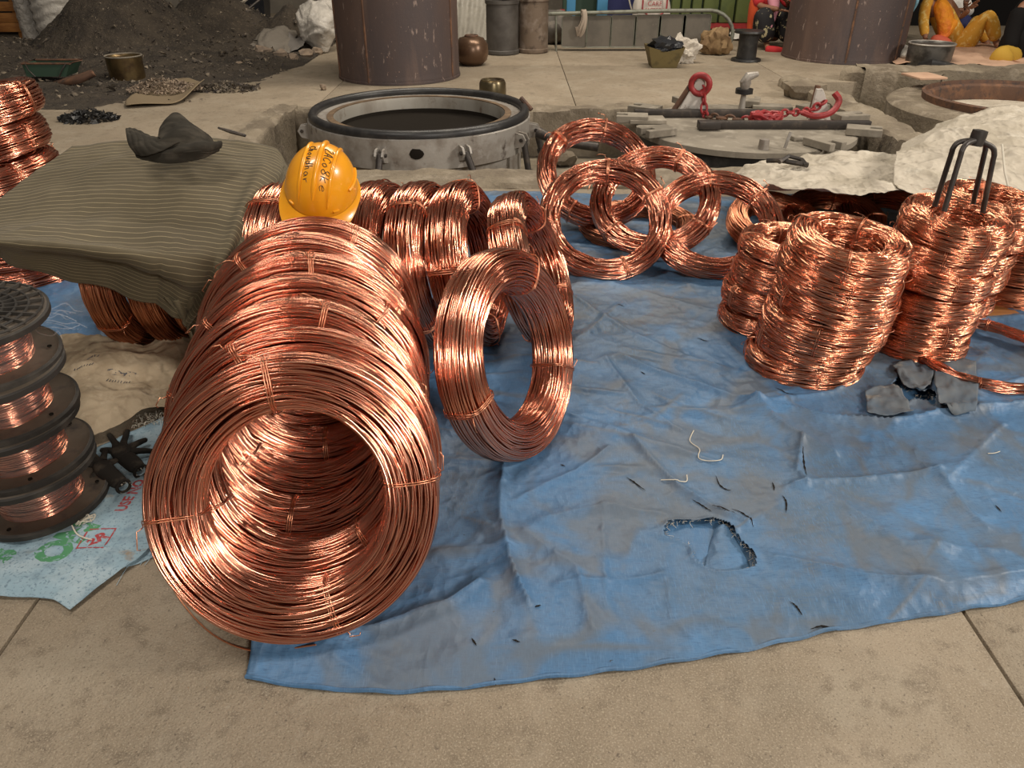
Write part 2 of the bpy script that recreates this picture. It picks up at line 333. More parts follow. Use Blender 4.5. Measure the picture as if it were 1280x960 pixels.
def stripe_mat():
    m, nt, b, nd = mat_base('olive_striped_cloth'); L = nt.links.new
    b.inputs['Roughness'].default_value = .85; b.inputs['Sheen Weight'].default_value = .04
    tc = nd('ShaderNodeTexCoord'); sx = nd('ShaderNodeSeparateXYZ'); L(tc.outputs['UV'], sx.inputs[0])
    nz = nd('ShaderNodeTexNoise'); nz.inputs['Scale'].default_value = 7; L(tc.outputs['UV'], nz.inputs['Vector'])
    ml = nd('ShaderNodeMath', operation='MULTIPLY'); ml.inputs[1].default_value = 46; L(sx.outputs[1], ml.inputs[0])
    ad = nd('ShaderNodeMath', operation='MULTIPLY_ADD'); ad.inputs[1].default_value = .5; L(nz.outputs[0], ad.inputs[0]); L(ml.outputs[0], ad.inputs[2])
    fr = nd('ShaderNodeMath', operation='FRACT'); L(ad.outputs[0], fr.inputs[0])
    lt = nd('ShaderNodeMath', operation='LESS_THAN'); lt.inputs[1].default_value = .10; L(fr.outputs[0], lt.inputs[0])
    n2 = nd('ShaderNodeTexNoise'); n2.inputs['Scale'].default_value = 5; n2.inputs['Detail'].default_value = 6; L(tc.outputs['Object'], n2.inputs['Vector'])
    mx0 = nd('ShaderNodeMix', data_type='RGBA'); L(n2.outputs[0], mx0.inputs[0]); mx0.inputs[6].default_value = (.068, .053, .028, 1); mx0.inputs[7].default_value = (.125, .099, .057, 1)
    mx = nd('ShaderNodeMix', data_type='RGBA'); L(lt.outputs[0], mx.inputs[0]); L(mx0.outputs[2], mx.inputs[6]); mx.inputs[7].default_value = (.29, .235, .135, 1)
    L(mx.outputs[2], b.inputs['Base Color'])
    wv = nd('ShaderNodeTexNoise'); wv.inputs['Scale'].default_value = 400; L(tc.outputs['Object'], wv.inputs['Vector'])
    bp = nd('ShaderNodeBump'); bp.inputs['Strength'].default_value = .3; bp.inputs['Distance'].default_value = .001; L(wv.outputs[0], bp.inputs['Height']); L(bp.outputs[0], b.inputs['Normal'])
    return m
STRIPE = stripe_mat()
# ------------------------------------------------------------------ the setting
TX0, TX1, TY0, TY1 = -2.05, 2.98, 5.5, 7.5      # sunken trench around the furnace mouths
RX0, RX1, RY1 = 3.26, 7.2, 9.1                  # second trench on the right
floor = thing('floor', None, None, (0, 0, 0)); tag(floor, kind='structure')
g = .004
def slab(x0, x1, y0, y1, top=0.0):
    MB().box(((x0+x1)/2, (y0+y1)/2, top-.25), (x1-x0-2*g, y1-y0-2*g, .5)).build('slab', CONCRETE, floor, bevel=.004)
for a, b in ((-9, -6), (-6, -3.61), (-3.61, -1.23), (-1.23, 1.15), (1.15, 3.53), (3.53, 6.5), (6.5, 10)):
    slab(a, b, -2.5, 5.5)
slab(-9, TX0, 5.5, 7.5); slab(RX1, 10, 5.5, 9.1)
for a, b in ((-9, -4.2), (-4.2, -1.9), (-1.9, .62), (.62, 3.12)):
    slab(a, b, 7.5, 10.3)
    slab(a, b, 10.3, 17)
slab(3.12, 6.4, RY1, 17); slab(6.4, 10.5, RY1, 17)
MB().box((.5, 7.5, -.46), (16, 5, .1)).build('pit_floor', PITDUST, floor)
MB().box((0, 7, -1.2), (24, 24, .2)).build('sub_floor', PITDUST, floor)
def rough_beam(name, path, wdt, z0, z1, seed, mat, amp=.03, seg=.05):
    """rough cast concrete kerb along a path (world xy points)"""
    pts = [Vector((p[0], p[1], 0)) for p in path]; L = [0]
    for a, b in zip(pts, pts[1:]): L.append(L[-1]+(b-a).length)
    n = int(L[-1]/seg)+2; rows = []
    prof = [(-.5, z0), (-.5, z1*.6+z0*.4), (-.49, z1-.02), (-.42, z1), (-.25, z1), (0, z1), (.25, z1), (.42, z1), (.49, z1-.02), (.5, z1*.6+z0*.4), (.5, z0)]
    for i in range(n):
        d = L[-1]*i/(n-1); k = max(j for j in range(len(L)-1) if L[j] <= d+1e-9); a, b = pts[k], pts[k+1]; t = (b-a).normalized(); q = a+t*(d-L[k]); nr = Vector((-t.y, t.x, 0))
        rows.append([q+nr*(o*wdt)+Vector((0, 0, z)) for o, z in prof])
    A = np.array([[tuple(p) for p in r] for r in rows]); s = np.arange(n)[:, None]*seg; c = np.arange(len(prof))[None, :]*.12
    A[..., 2] += amp*fbm(s*3+c*0, c*3+s*.3, seed)*(A[..., 2] > z0+.05)
    A[..., 0] += amp*.8*fbm(s*2.3, c*2+9, seed+5); A[..., 1] += amp*.8*fbm(s*2.3+4, c*2, seed+9)
    V3 = A.reshape(-1, 3); Fq = quads(n, len(prof)); me = mesh_np(name, V3, Fq)
    me.set_sharp_from_angle(angle=math.radians(35))
    return tag(link_mesh(name, me, mat), kind='structure')
rough_beam('trim_1', [(-2.5, 5.28), (-1, 5.25), (1, 5.28), (3.3, 5.28)], .46, -.3, .022, 1, CONCRETE_ROUGH, .035)
rough_beam('trim_2', [(3.12, 5.5), (3.12, 7.4), (3.05, 8.9)], .30, -.45, .09, 2, CONCRETE_ROUGH, .05)
rough_beam('trim_3', [(-2.15, 5.6), (-2.15, 7.6)], .24, -.45, .05, 3, CONCRETE_ROUGH, .04)
rough_beam('trim_4', [(-2.1, 7.58), (-.5, 7.64), (1.6, 7.6), (3.1, 7.62)], .26, -.45, .022, 4, CONCRETE_ROUGH, .03)
rough_beam('trim_5', [(3.9, 9.2), (5.2, 9.12), (7.2, 9.2)], .36, -.45, .15, 5, CONCRETE_ROUGH, .04)
rough_beam('trim_6', [(3.75, 9.3), (4.35, 8.9), (4.6, 8.75)], .22, -.45, .12, 6, CONCRETE_ROUGH, .05)
tag(MB().box((-4, 17.1, 2), (18, .2, 5)).build('wall_back', GREYWALL), kind='structure')
tag(MB().box((8.2, 16.6, 2), (6.6, .2, 5)).build('wall_right', DARKWALL), kind='structure')
# ------------------------------------------------------------------ copper coils
def sup(ph, a, b, n):
    c, s = np.cos(ph), np.sin(ph); return a*np.sign(c)*np.abs(c)**(2/n), b*np.sign(s)*np.abs(s)**(2/n)
def coil_mesh(name, R, rin, W, wr, seed, seg=128, sides=5, n=3.2, mess=1.0, layers=2, jit=1.0):
    G = np.random.default_rng(seed); a = (R-rin)/2-wr; b = W/2-wr; Rc = (R+rin)/2
    ph = np.linspace(0, 2*np.pi, 721); x, z = sup(ph, a, b, n); L = np.concatenate([[0], np.cumsum(np.hypot(np.diff(x), np.diff(z)))]); per = L[-1]
    tx = np.gradient(x, L+np.arange(721)*1e-12); tz = np.gradient(z, L+np.arange(721)*1e-12); nl = np.hypot(tx, tz)+1e-9; nx, nz = tz/nl, -tx/nl
    VV, FF, TT = [], [], []; off = 0
    o1, o2, o3 = G.uniform(0, 6.28, 3)
    for ly in range(layers):
        N = int(per/(2*wr*(1.0 if ly == 0 else 1.15))); sg = seg if ly == 0 else max(64, int(seg*.7)); sd = sides if ly == 0 else 4
        m = N*sg+1; t = np.arange(m)/sg; th = 2*np.pi*t
        def nois(amps):
            s = np.zeros(m)
            for f, am in amps:
                s += am*np.sin(2*np.pi*f*t+G.uniform(0, 6.28))
            return s
        jr = nois([(4.31, .55), (6.73, .5), (9.61, .4), (13.4, .22)])*wr*jit; jz = nois([(4.77, .6), (7.37, .55), (10.61, .4), (14.2, .22)])*wr*jit
        env = .35+.65*np.interp(t, np.arange(0, N+3, 1.0), G.uniform(0, 1, N+3))**2
        ds = nois([(1+G.uniform(-.03, .03), .006), (2+G.uniform(-.04, .04), .004), (1.37, .0035), (2.63, .0035), (.43, .004), (3.29, .0025), (4.71, .0015)])*mess*(.4+env*1.3)
        dd = nois([(1.29, .4), (2.57, .45), (3.83, .3), (.71, .4), (5.37, .2)])*wr*1.05*mess*(.5+env)
        s = (per*t/N+ds+per*.31) % per
        i = np.interp(s, L, np.arange(721)); px = np.interp(i, np.arange(721), x); pz = np.interp(i, np.arange(721), z); qx = np.interp(i, np.arange(721), nx); qz = np.interp(i, np.arange(721), nz)
        q = np.hypot(qx, qz)+1e-9; dp = ly*wr*1.7-dd+ (wr*.5 if ly == 0 else 0)
        rho = Rc+px-qx/q*dp; zz = pz-qz/q*dp+jz; rho = rho+jr
        rho = rho*(1+.010*mess*np.sin(2*th+o1)+.006*mess*np.sin(3*th+o2)); zz = zz*(1+.05*mess*np.sin(2*th+o3))+.006*mess*np.sin(th+o2)
        ct, st = np.cos(th), np.sin(th); k = np.arange(sd)*2*np.pi/sd
        rr = rho[:, None]+wr*np.cos(k)[None]; V = np.stack([rr*ct[:, None], rr*st[:, None], zz[:, None]+wr*np.sin(k)[None]], -1).reshape(-1, 3)
        ii = np.arange(m-1)[:, None]*sd; kk = np.arange(sd)[None]; k2 = (kk+1) % sd
        FF.append(np.stack([ii+kk, ii+sd+kk, ii+sd+k2, ii+k2], -1).reshape(-1, 4)+off); VV.append(V); off += len(V)
        tt = np.interp(t, np.arange(0, N+3, .5), np.clip(G.normal(.58, .24, 2*(N+3)), 0, 1)[:len(np.arange(0, N+3, .5))])
        TT.append(np.repeat(tt, sd))
    # solid dark ring for the hidden inner turns, added to block light through gaps
    kx, kz = sup(np.linspace(0, 2*np.pi, 17)[:-1], max(.004, a-wr*layers*2.3), max(.004, b-wr*layers*2.3), 2.6); A = np.linspace(0, 2*np.pi, 73)[:-1]
    rr = (Rc+kx[None])*(1+.010*mess*np.sin(2*A+o1)+.006*mess*np.sin(3*A+o2))[:, None]; kzz = kz[None]*(1+.05*mess*np.sin(2*A+o3))[:, None]+(.006*mess*np.sin(A+o2))[:, None]; V = np.stack([rr*np.cos(A)[:, None], rr*np.sin(A)[:, None], kzz], -1).reshape(-1, 3)
    ii = np.arange(72)[:, None]*16; i2 = ((np.arange(72)+1) % 72)[:, None]*16; kk = np.arange(16)[None]; k2 = (kk+1) % 16
    FF.append(np.stack([ii+kk, i2+kk, i2+k2, ii+k2], -1).reshape(-1, 4)+off); VV.append(V); TT.append(np.zeros(len(V)))
    me = mesh_np(name, np.concatenate(VV), np.concatenate(FF)); at = me.attributes.new('tint', 'FLOAT', 'POINT'); at.data.foreach_set('value', np.concatenate(TT).astype(np.float32))
    return me
def tie_mesh(R, rin, W, ang, r, seed, turns=3, tail=.05):
    """a twist of wire bound round the bundle at an angle"""
    G = random.Random(seed); a, b, Rc = (R-rin)/2+.003, W/2+.003, (R+rin)/2; mb = MB(); pts = []; n = 20
    for i in range(n*turns+1):
        ph = 2*math.pi*i/n+.6; x, z = sup(np.array([ph]), a+.0015*math.sin(i*.7), b+.0015*math.cos(i*.9), 3.2); th = ang+(i/n-turns/2)*.010/Rc*.55+.004*math.sin(i*1.3)
        rho = Rc+float(x[0]); pts.append((rho*math.cos(th), rho*math.sin(th), float(z[0])))
    p = Vector(pts[-1]); d = Vector((math.cos(ang), math.sin(ang), .35)); e = Vector((-math.sin(ang), math.cos(ang), 0))
    pts += [tuple(p+d*.008+e*.006), tuple(p+d*.02*tail/.05+e*G.uniform(.0, .02)), tuple(p+d*.026*tail/.05+e*G.uniform(.02, .05)), tuple(p+d*.012+e*G.uniform(.03, .06))]
    mb.tube(pts, r, 5); return mb
PROTO = {}
def proto(key, R, rin, W, wr, seeds, mat, ties, **kw):
    PROTO[key] = []
    for sd in seeds:
        me = coil_mesh('wire_coil', R, rin, W, wr, sd, **kw); me.materials.append(mat)
        tm = []
        for j, a in enumerate(ties):
            t = tie_mesh(R, rin, W, math.radians(a), wr*.5, sd*10+j, 2+j % 2, .035)
            tme = bpy.data.meshes.new('tie_wire'); tme.from_pydata(t.v, [], t.f); tme.shade_smooth(); tme.materials.append(TIE); tm.append(tme)
        PROTO[key].append((me, tm, (R, rin, W)))
def place(key, var, C, away, label, group, up=None, spin=0, scale=1, mat=None, cat='wire coil', sz=1):
    """away: direction of the coil's axis pointing from the camera side to the far side"""
    me, tm, _ = PROTO[key][var % len(PROTO[key])]
    ez = -Vector(away).normalized(); upv = Vector(up or (0, 0, 1)); ex = upv.cross(ez)
    if ex.length < .05: ex = Vector((1, 0, 0))
    ex.normalize(); ey = ez.cross(ex)
    o = bpy.data.objects.new('wire_coil', me); COL.objects.link(o)
    Rm = Matrix((ex, ey, ez)).transposed().to_4x4() @ Matrix.Rotation(math.radians(spin), 4, 'Z')
    o.matrix_world = Matrix.Translation(C) @ Rm @ Matrix.Diagonal((scale, scale, scale*sz, 1))
    for t in tm:
        c = bpy.data.objects.new('tie_wire', t); COL.objects.link(c); c.parent = o
    if mat is not None:
        o.material_slots[0].link = 'OBJECT'; o.material_slots[0].material = mat
    return tag(o, label, cat, group)
def lean(yaw, phi):
    y, p = math.radians(yaw), math.radians(phi); return Vector((-math.sin(y)*math.cos(p), math.cos(y)*math.cos(p), -math.sin(p)))
proto('tunnel', .34, .207, .140, .0027, (21, 22, 23), COPPER, (4, 97, 183, 284), seg=150, sides=5, mess=.75, jit=.2, n=4.4)
proto('row', .33, .20, .145, .0034, (31, 32), COPPER, (20, 112, 205, 300), seg=120, sides=4, mess=.55, jit=.6)
proto('single', .338, .205, .13, .0029, (35,), COPPER, (40, 178, 318), seg=140, sides=5, mess=.45, jit=.25)
proto('cluster', .333, .225, .10, .0036, (41, 42), COPPER, (30, 88, 190, 290), seg=110, sides=4, mess=.7, jit=.8)
proto('stack', .215, .112, .108, .0021, (51, 52, 53), COPPER_FINE, (-95, -30, 75, 160), seg=90, sides=4, mess=1.1, n=3.8, jit=1.0)
proto('loose', .255, .213, .036, .0026, (61,), COPPER, (60, 150, 240), seg=110, sides=4, mess=.8)
# leaning tunnel of seven coils: the rear ones stand almost upright against the back row, the front ones lean back more
d = Vector((-math.sin(math.radians(9)), math.cos(math.radians(9)), 0))
tl = ['front coil of the big leaning copper tunnel, wide open centre facing the camera', 'second coil from the front in the big leaning copper tunnel', 'third coil from the front in the big leaning copper tunnel', 'middle coil of the seven in the big leaning copper tunnel', 'fifth coil from the front in the big leaning copper tunnel', 'sixth coil from the front in the big leaning copper tunnel', 'rearmost coil of the big leaning copper tunnel, below the yellow helmet']
for k in range(7):
    ph = (27, 24, 21, 18, 14, 11, 8)[k]; pr = math.radians(ph)
    C = Vector((-.510, 1.432, .34*math.cos(pr)+.045*math.sin(pr)+.012+(0, 0, .004, .01, .012, .016, .02)[k])) + d*(0, .140, .284, .430, .578, .728, .872)[k] + Vector((.012*math.sin(k*2.1), 0, 0))
    place('tunnel', k, C, lean(9+1.5*math.sin(k*1.9), ph+.8*math.sin(k*2.6)), tl[k], 'coils of the leaning tunnel', spin=(0, 18, -24, 40, -12, 25, -35)[k])
# row of standing coils across the back
rl = ['copper coil in the back row directly under the blanket edge, left of the helmet', 'copper coil in the back row standing right beneath the yellow helmet', 'third coil of the back row, just right of the helmet', 'fourth coil of the back row, second to the right of the helmet', 'fifth coil of the back row, second from its right end', 'last coil at the right end of the back row, tilted to the left']
for k in range(6):
    x = (-.865, -.705, -.50, -.325, -.165, .085)[k]; y = (2.87, 2.86, 2.87, 2.87, 2.875, 2.885)[k]; ph = (6, 6, 8, 10, 13, 22)[k]
    place('row', k, (x, y, .315 if k == 5 else .336), lean((82, 84, 80, 79, 78, 80)[k], ph), rl[k], 'standing coils of the back row', spin=(0, 70, 25, 95, 50, 12)[k], scale=1 if k < 5 else .965)
for k in range(4):
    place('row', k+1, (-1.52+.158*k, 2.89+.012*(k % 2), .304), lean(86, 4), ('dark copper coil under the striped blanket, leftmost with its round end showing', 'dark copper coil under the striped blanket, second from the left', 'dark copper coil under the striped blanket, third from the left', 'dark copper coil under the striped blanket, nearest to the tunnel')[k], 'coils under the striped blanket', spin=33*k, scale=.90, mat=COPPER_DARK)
place('single', 0, (-.006, 2.135, .334), lean(62, 17), 'lone upright copper coil leaning on the row, its oval opening showing blue tarp', None, spin=8)
# heap of thrown rings
place('cluster', 0, (.462, 3.70, .245), lean(-3, 48), 'round copper ring in front of the heap, blue tarp seen through it', 'rings of the tumbled heap', spin=0)
place('cluster', 1, (.47, 4.30, .31), lean(6, 46), 'rearmost copper ring of the tumbled heap, standing highest beside the furnace mouth', 'rings of the tumbled heap', spin=45, sz=1.25)
place('cluster', 0, (.745, 3.93, .27), lean(-14, 52), 'copper ring in the middle of the tumbled heap, caught between the others', 'rings of the tumbled heap', spin=140)
place('cluster', 1, (1.02, 3.72, .215), lean(-8, 58), 'right-hand copper ring of the tumbled heap, next to the upright stack', 'rings of the tumbled heap', spin=10)
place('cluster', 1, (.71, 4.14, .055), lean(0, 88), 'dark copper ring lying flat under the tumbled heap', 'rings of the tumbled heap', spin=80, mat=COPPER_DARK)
# upright stacks
def stack(key, base, top, n, labels, group, scale, tilt=(0, 0), seed=0, zs=.098, mat=None, spin0=0):
    R = random.Random(seed); base = Vector(base); top = Vector(top)
    for k in range(n):
        f = k/max(1, n-1); C = base.lerp(top, f)+Vector((R.uniform(-.012, .012), R.uniform(-.01, .01), 0)); C.z = base.z+(top.z-base.z)*f
        a = Vector((tilt[0]*f+R.uniform(-.05, .05), tilt[1]*f+R.uniform(-.05, .05), -1))
        place(key, k+seed, C, a, labels(k, n), group, up=(0, 1, 0), spin=R.uniform(-40, 40)+spin0, scale=scale*R.uniform(.97, 1.03), mat=mat)
ORD = ['bottom', 'second', 'third', 'fourth', 'fifth', 'sixth', 'seventh']
def lab(txt):
    return lambda k, n: ('bottom coil of ' if k == 0 else ('top coil of ' if k == n-1 else ORD[k]+' coil from the bottom of '))+txt
stack('stack', (1.145, 2.625, .054), (1.205, 2.61, .512), 6, lab('the front stack of fine copper coils'), 'coils of the front stack', 1.03, (-.10, .14), 1)
stack('stack', (1.635, 2.80, .052), (1.685, 2.83, .525), 6, lab('the stack under the iron fork'), 'coils of the fork stack', .94, (-.08, .10), 2)
stack('stack', (1.10, 3.0, .054), (1.14, 3.0, .36), 4, lab('the short stack behind the front stack'), 'coils of the short stack behind', .95, (-.1, .05), 3)
stack('stack', (1.93, 3.14, .10), (1.98, 3.16, .50), 5, lab('the half-hidden stack behind the fork stack'), 'coils of the half-hidden stack', .92, (-.05, .05), 4)
stack('stack', (2.34, 3.34, .052), (2.34, 3.34, .25), 3, lab('the low pile cut by the right edge'), 'coils of the low pile', 1.1, (0, 0), 5, mat=COPPER_DARK)
place('loose', 0, (1.86, 2.67, .052), (0.02, .03, -1), 'thin loose copper ring lying on the tarp at the right edge', None, up=(0, 1, 0), spin=0, scale=1.12)
# dark coils under the white sheet
for k, (x, y, z, yaw, ph, s) in enumerate(((1.44, 4.02, .10, 20, 74, .88), (1.78, 4.12, .10, 5, 74, .88), (2.12, 4.16, .10, -12, 76, .86))):
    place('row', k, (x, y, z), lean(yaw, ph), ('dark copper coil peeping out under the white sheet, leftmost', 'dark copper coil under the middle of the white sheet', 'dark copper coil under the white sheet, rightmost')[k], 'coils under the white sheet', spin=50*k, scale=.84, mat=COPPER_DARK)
# left pile of flat coils
lz = .072
stack('row', (-2.42, 3.52, lz), (-2.43, 3.55, .80), 6, lab('the tall slanting pile at the left edge'), 'coils of the left pile', .98, (.14, .02), 6)
# loose end of wire on the concrete under the front coil
pts = [P(196, 690, .10), P(222, 745, .03), P(262, 790, .008), P(308, 812, .008), P(350, 812, .02), P(395, 806, .05)]
pts = cr_up(np.array([tuple(p) for p in pts]), 30, 0)
tag(MB().tube(pts, .0022, 6).build('loose_wire', TIE, org=pts[12]), 'single loose wire curving under the front copper coil', 'wire')
# ------------------------------------------------------------------ blue tarpaulin
EDGE = [(308, 850), (350, 858), (420, 866), (490, 868), (555, 864), (620, 858), (735, 845), (850, 830), (940, 814), (1030, 793), (1150, 774), (1280, 752), (1420, 730), (1600, 700)]
ex = np.array([tuple(P(*e))[:2] for e in EDGE])
NV, NU = 560, 540
vx = np.linspace(0, 1, NV); sy = np.linspace(0, 1, NU)**1.15
XL, XR = ex[0, 0], 3.0
X = XL+(XR-XL)*vx[None, :]*np.ones((NU, 1)); 
Y0 = np.interp(X[0], ex[:, 0], ex[:, 1]); YT = 4.86+.05*np.sin(vx*9)
Y = Y0[None, :]+(YT-Y0)[None, :]*sy[:, None]
X = X-.10*sy[:, None]*(1-vx[None, :])+.012*pn(Y*3, X*0+2, 5)*(1-vx[None, :])
Y = Y+.006*pn(X*9, Y*0, 3)*(1-sy[:, None])
def seg_d(X, Y, a, b):
    ax_, ay = a; bx, by = b; dx, dy = bx-ax_, by-ay; L2 = dx*dx+dy*dy; t = np.clip(((X-ax_)*dx+(Y-ay)*dy)/L2, 0, 1)
    return np.hypot(X-ax_-t*dx, Y-ay-t*dy), t, ((X-ax_)*dy-(Y-ay)*dx)/math.sqrt(L2)
Z = .004+.022*crumple(X*1.5, Y*1.5, 3)+.010*(fbm(X*2.2, Y*2.2, 8, 3)+.3)+.007*crumple(X*4.2+2, Y*4.2, 13)+.003*crumple(X*11, Y*11, 17)
def ridge(pts, h, wd, step=0.0):
    global Z
    w = [tuple(P(u, v))[:2] for u, v in pts]; best = np.full(X.shape, 9.); S = np.zeros(X.shape)
    for a, b in zip(w, w[1:]):
        dd, t, sg = seg_d(X, Y, a, b); m = dd < best; best = np.where(m, dd, best); S = np.where(m, sg, S)
    Z = Z+h*np.exp(-best/wd)
    if step: Z = Z+step*np.exp(-best/(wd*5))*(S > 0)
for pts, h, wd, st in (
    ([(757, 455), (800, 515), (850, 548)], .016, .02, 0), ([(771, 452), (850, 480), (939, 515), (1002, 559), (1040, 575)], .022, .022, 0),
    ([(939, 515), (1030, 532), (1112, 538), (1200, 524), (1290, 512)], .026, .024, .006), ([(1000, 560), (995, 600), (1004, 612)], .02, .012, .006),
    ([(635, 576), (628, 620), (627, 663), (640, 715), (661, 767)], .024, .016, .01), ([(790, 560), (846, 616), (900, 648), (933, 663)], .016, .013, 0),
    ([(990, 616), (1100, 606), (1170, 598)], .02, .02, .004), ([(1168, 600), (1200, 640), (1230, 670)], .016, .02, 0), ([(640, 640), (720, 600), (760, 570)], .014, .02, 0),
    ([(970, 710), (1080, 735), (1180, 742), (1280, 725)], .022, .028, 0), ([(830, 725), (780, 735), (700, 740)], .012, .02, 0), ([(835, 735), (838, 780), (860, 800)], .008, .012, 0),
    ([(660, 680), (720, 720), (740, 800)], .014, .03, 0), ([(680, 660), (760, 640), (830, 650)], .014, .03, 0), ([(752, 640), (755, 700), (757, 770)], .007, .008, 0),
    ([(310, 812), (400, 808), (470, 800), (560, 770), (600, 742)], .035, .03, 0), ([(420, 830), (480, 862)], .014, .02, 0), ([(545, 700), (640, 690)], .012, .02, 0),
    ([(1080, 470), (1040, 500), (930, 520)], .018, .02, 0), ([(1100, 500), (1180, 505), (1290, 480)], .014, .02, 0), ([(720, 380), (800, 430), (900, 470)], .016, .02, 0),
    ([(700, 520), (800, 560), (900, 590)], .012, .02, 0), ([(1050, 640), (1120, 690), (1250, 700)], .014, .03, 0), ([(1250, 540), (1180, 610)], .012, .02, 0), ([(760, 360), (900, 400), (930, 430)], .012, .02, 0)):
    ridge(pts, h, wd, st)
Rc_ = random.Random(19); WEAR = np.zeros(X.shape)
def sharp(a, b, h, wd):
    global Z, WEAR
    d_, t_, s_ = seg_d(X, Y, a, b); p_ = np.clip(1-d_/wd, 0, 1)*np.sin(np.pi*np.clip(t_*.98+.01, 0, 1))**.5; Z = Z+h*p_; WEAR = np.maximum(WEAR, np.clip(1-d_/(wd*.28), 0, 1)*np.sin(np.pi*t_)**.5*.75)
for k_ in range(95):
    x_, y_ = Rc_.uniform(-.7, 2.4), Rc_.uniform(1.2, 4.3); an_ = Rc_.gauss(-.15, .35) if k_ % 3 else Rc_.gauss(1.2, .5); l_ = Rc_.uniform(.12, .55)
    sharp((x_, y_), (x_+math.cos(an_)*l_, y_+math.sin(an_)*l_), Rc_.uniform(.004, .013), Rc_.uniform(.018, .06))
WEAR = np.maximum(WEAR, .65*np.clip((crumple(X*2.6+5, Y*2.6, 23)-.55)*4, 0, 1))
HOLE = [(828, 672), (834, 660), (857, 657), (890, 656), (910, 663), (925, 684), (936, 694), (941, 702), (943, 716), (935, 721), (895, 724), (880, 717), (866, 705), (862, 690), (848, 682), (829, 678)]
GAPS = [HOLE, [(1112, 492), (1122, 474), (1128, 484), (1148, 502), (1160, 496), (1166, 508), (1164, 522), (1156, 512), (1140, 508), (1126, 516), (1116, 506)]]
W2 = [[tuple(P(u, v))[:2] for u, v in g_] for g_ in GAPS]
def inside(poly, x, y):
    r = np.zeros(x.shape, bool)
    for (x1, y1), (x2, y2) in zip(poly, poly[1:]+poly[:1]):
        c_ = ((y1 > y) != (y2 > y)) & (x < (x2-x1)*(y-y1)/((y2-y1) or 1e-9)+x1); r ^= c_
    return r
for pl in W2[:2]:
    b_ = np.full(X.shape, 9.)
    for a, b in zip(pl, pl[1:]+pl[:1]): b_ = np.minimum(b_, seg_d(X, Y, a, b)[0])
    Z = Z+.010*np.exp(-b_/.012)
Z = Z*np.clip(.25+sy[:, None]*30, 0, 1)
TZ = lambda x, y: float(Z[np.unravel_index(np.argmin((X-x)**2+(Y-y)**2), X.shape)])
Fq = quads(NU, NV); V3 = np.stack([X, Y, Z], -1).reshape(-1, 3); ctr = V3[Fq].mean(1); keep = np.ones(len(Fq), bool)
jx = ctr[:, 0]+.004*pn(ctr[:, 0]*60, ctr[:, 1]*60, 2); jy = ctr[:, 1]+.004*pn(ctr[:, 0]*60, ctr[:, 1]*60, 4)
for pl in W2: keep &= ~inside(pl, jx, jy)
o0 = Vector((1.0, 2.6, 0)); me = mesh_np('tarpaulin', V3-np.array(o0), Fq[keep], np.stack([X.ravel(), Y.ravel()], -1))
wa = me.attributes.new('wear', 'FLOAT', 'POINT'); wa.data.foreach_set('value', WEAR.astype(np.float32).ravel())
tarp = tag(link_mesh('tarpaulin', me, TARP, None, o0), 'large wrinkled torn blue tarpaulin spread on the concrete under the copper', 'tarpaulin')
sm = tarp.modifiers.new('thickness', 'SOLIDIFY'); sm.thickness = .0015; sm.offset = -1
# hem rolled along the near edge
hm = MB(); hp = [(float(X[0, i]), float(Y[0, i])+.004, .006+.003*math.sin(i*.3)) for i in range(0, NV, 3)]
hm.tube(hp, .0055, 6).build('hem', TARP, tarp)
# frayed threads around the tears
fm = MB(); Rf = random.Random(5)
for pl in W2[:2]:
    for a, b in zip(pl, pl[1:]+pl[:1]):
        for _ in range(9):
            t = Rf.random(); x = a[0]+(b[0]-a[0])*t; y = a[1]+(b[1]-a[1])*t; z = .016
            an = Rf.uniform(0, 6.28); l = Rf.uniform(.006, .02)
            fm.tube([(x, y, z), (x+math.cos(an)*l*.5, y+math.sin(an)*l*.5, z+Rf.uniform(0, .008)), (x+math.cos(an+.6)*l, y+math.sin(an+.6)*l, z+Rf.uniform(-.008, .004))], .0005, 3)
fm.build('frayed_thread', THREAD, tarp, kind='stuff')
for k_, sl in enumerate(([(782, 606), (792, 612), (806, 620)], [(893, 604), (897, 614), (906, 621), (912, 622)], [(963, 612), (965, 618), (965, 624)], [(975, 630), (980, 640), (980, 652)], [(912, 645), (926, 651), (934, 660), (940, 669)], [(864, 633), (876, 640), (888, 648)],
                         [(1012, 790), (1028, 786), (1046, 791)], [(984, 762), (994, 768), (1001, 776)], [(966, 496), (978, 502), (992, 506)], [(590, 812), (596, 821)], [(618, 852), (620, 860)], [(1000, 572), (1002, 586), (1006, 604)], [(888, 643), (902, 648), (916, 655)], [(640, 815), (650, 817)], [(700, 590), (706, 593)], [(668, 772), (676, 769)], [(870, 430), (885, 434)], [(800, 470), (806, 473)], [(770, 388), (780, 390)], [(1240, 640), (1248, 648)])):
    q_ = cr_up(np.array([tuple(P(*s_)) for s_ in sl]), 12, 0); tm = MB(); n_ = len(q_); vs = []
    for i_, p_ in enumerate(q_):
        t_ = q_[min(i_+1, n_-1)]-q_[max(i_-1, 0)]; t_ = t_/np.linalg.norm(t_); wd_ = .0026*math.sin(math.pi*(i_+.4)/n_)*(1+.4*math.sin(i_*2.7+k_)); zz = TZ(p_[0], p_[1])+.0022
        vs += [(p_[0]-t_[1]*wd_, p_[1]+t_[0]*wd_, zz), (p_[0]+t_[1]*wd_, p_[1]-t_[0]*wd_, zz)]
    tm.add(vs, [(2*i_, 2*i_+1, 2*i_+3, 2*i_+2) for i_ in range(n_-1)]).build('tear_shade_strip', PITCH, tarp)  # dark strips laid on the tarp paint the shade inside its small tears
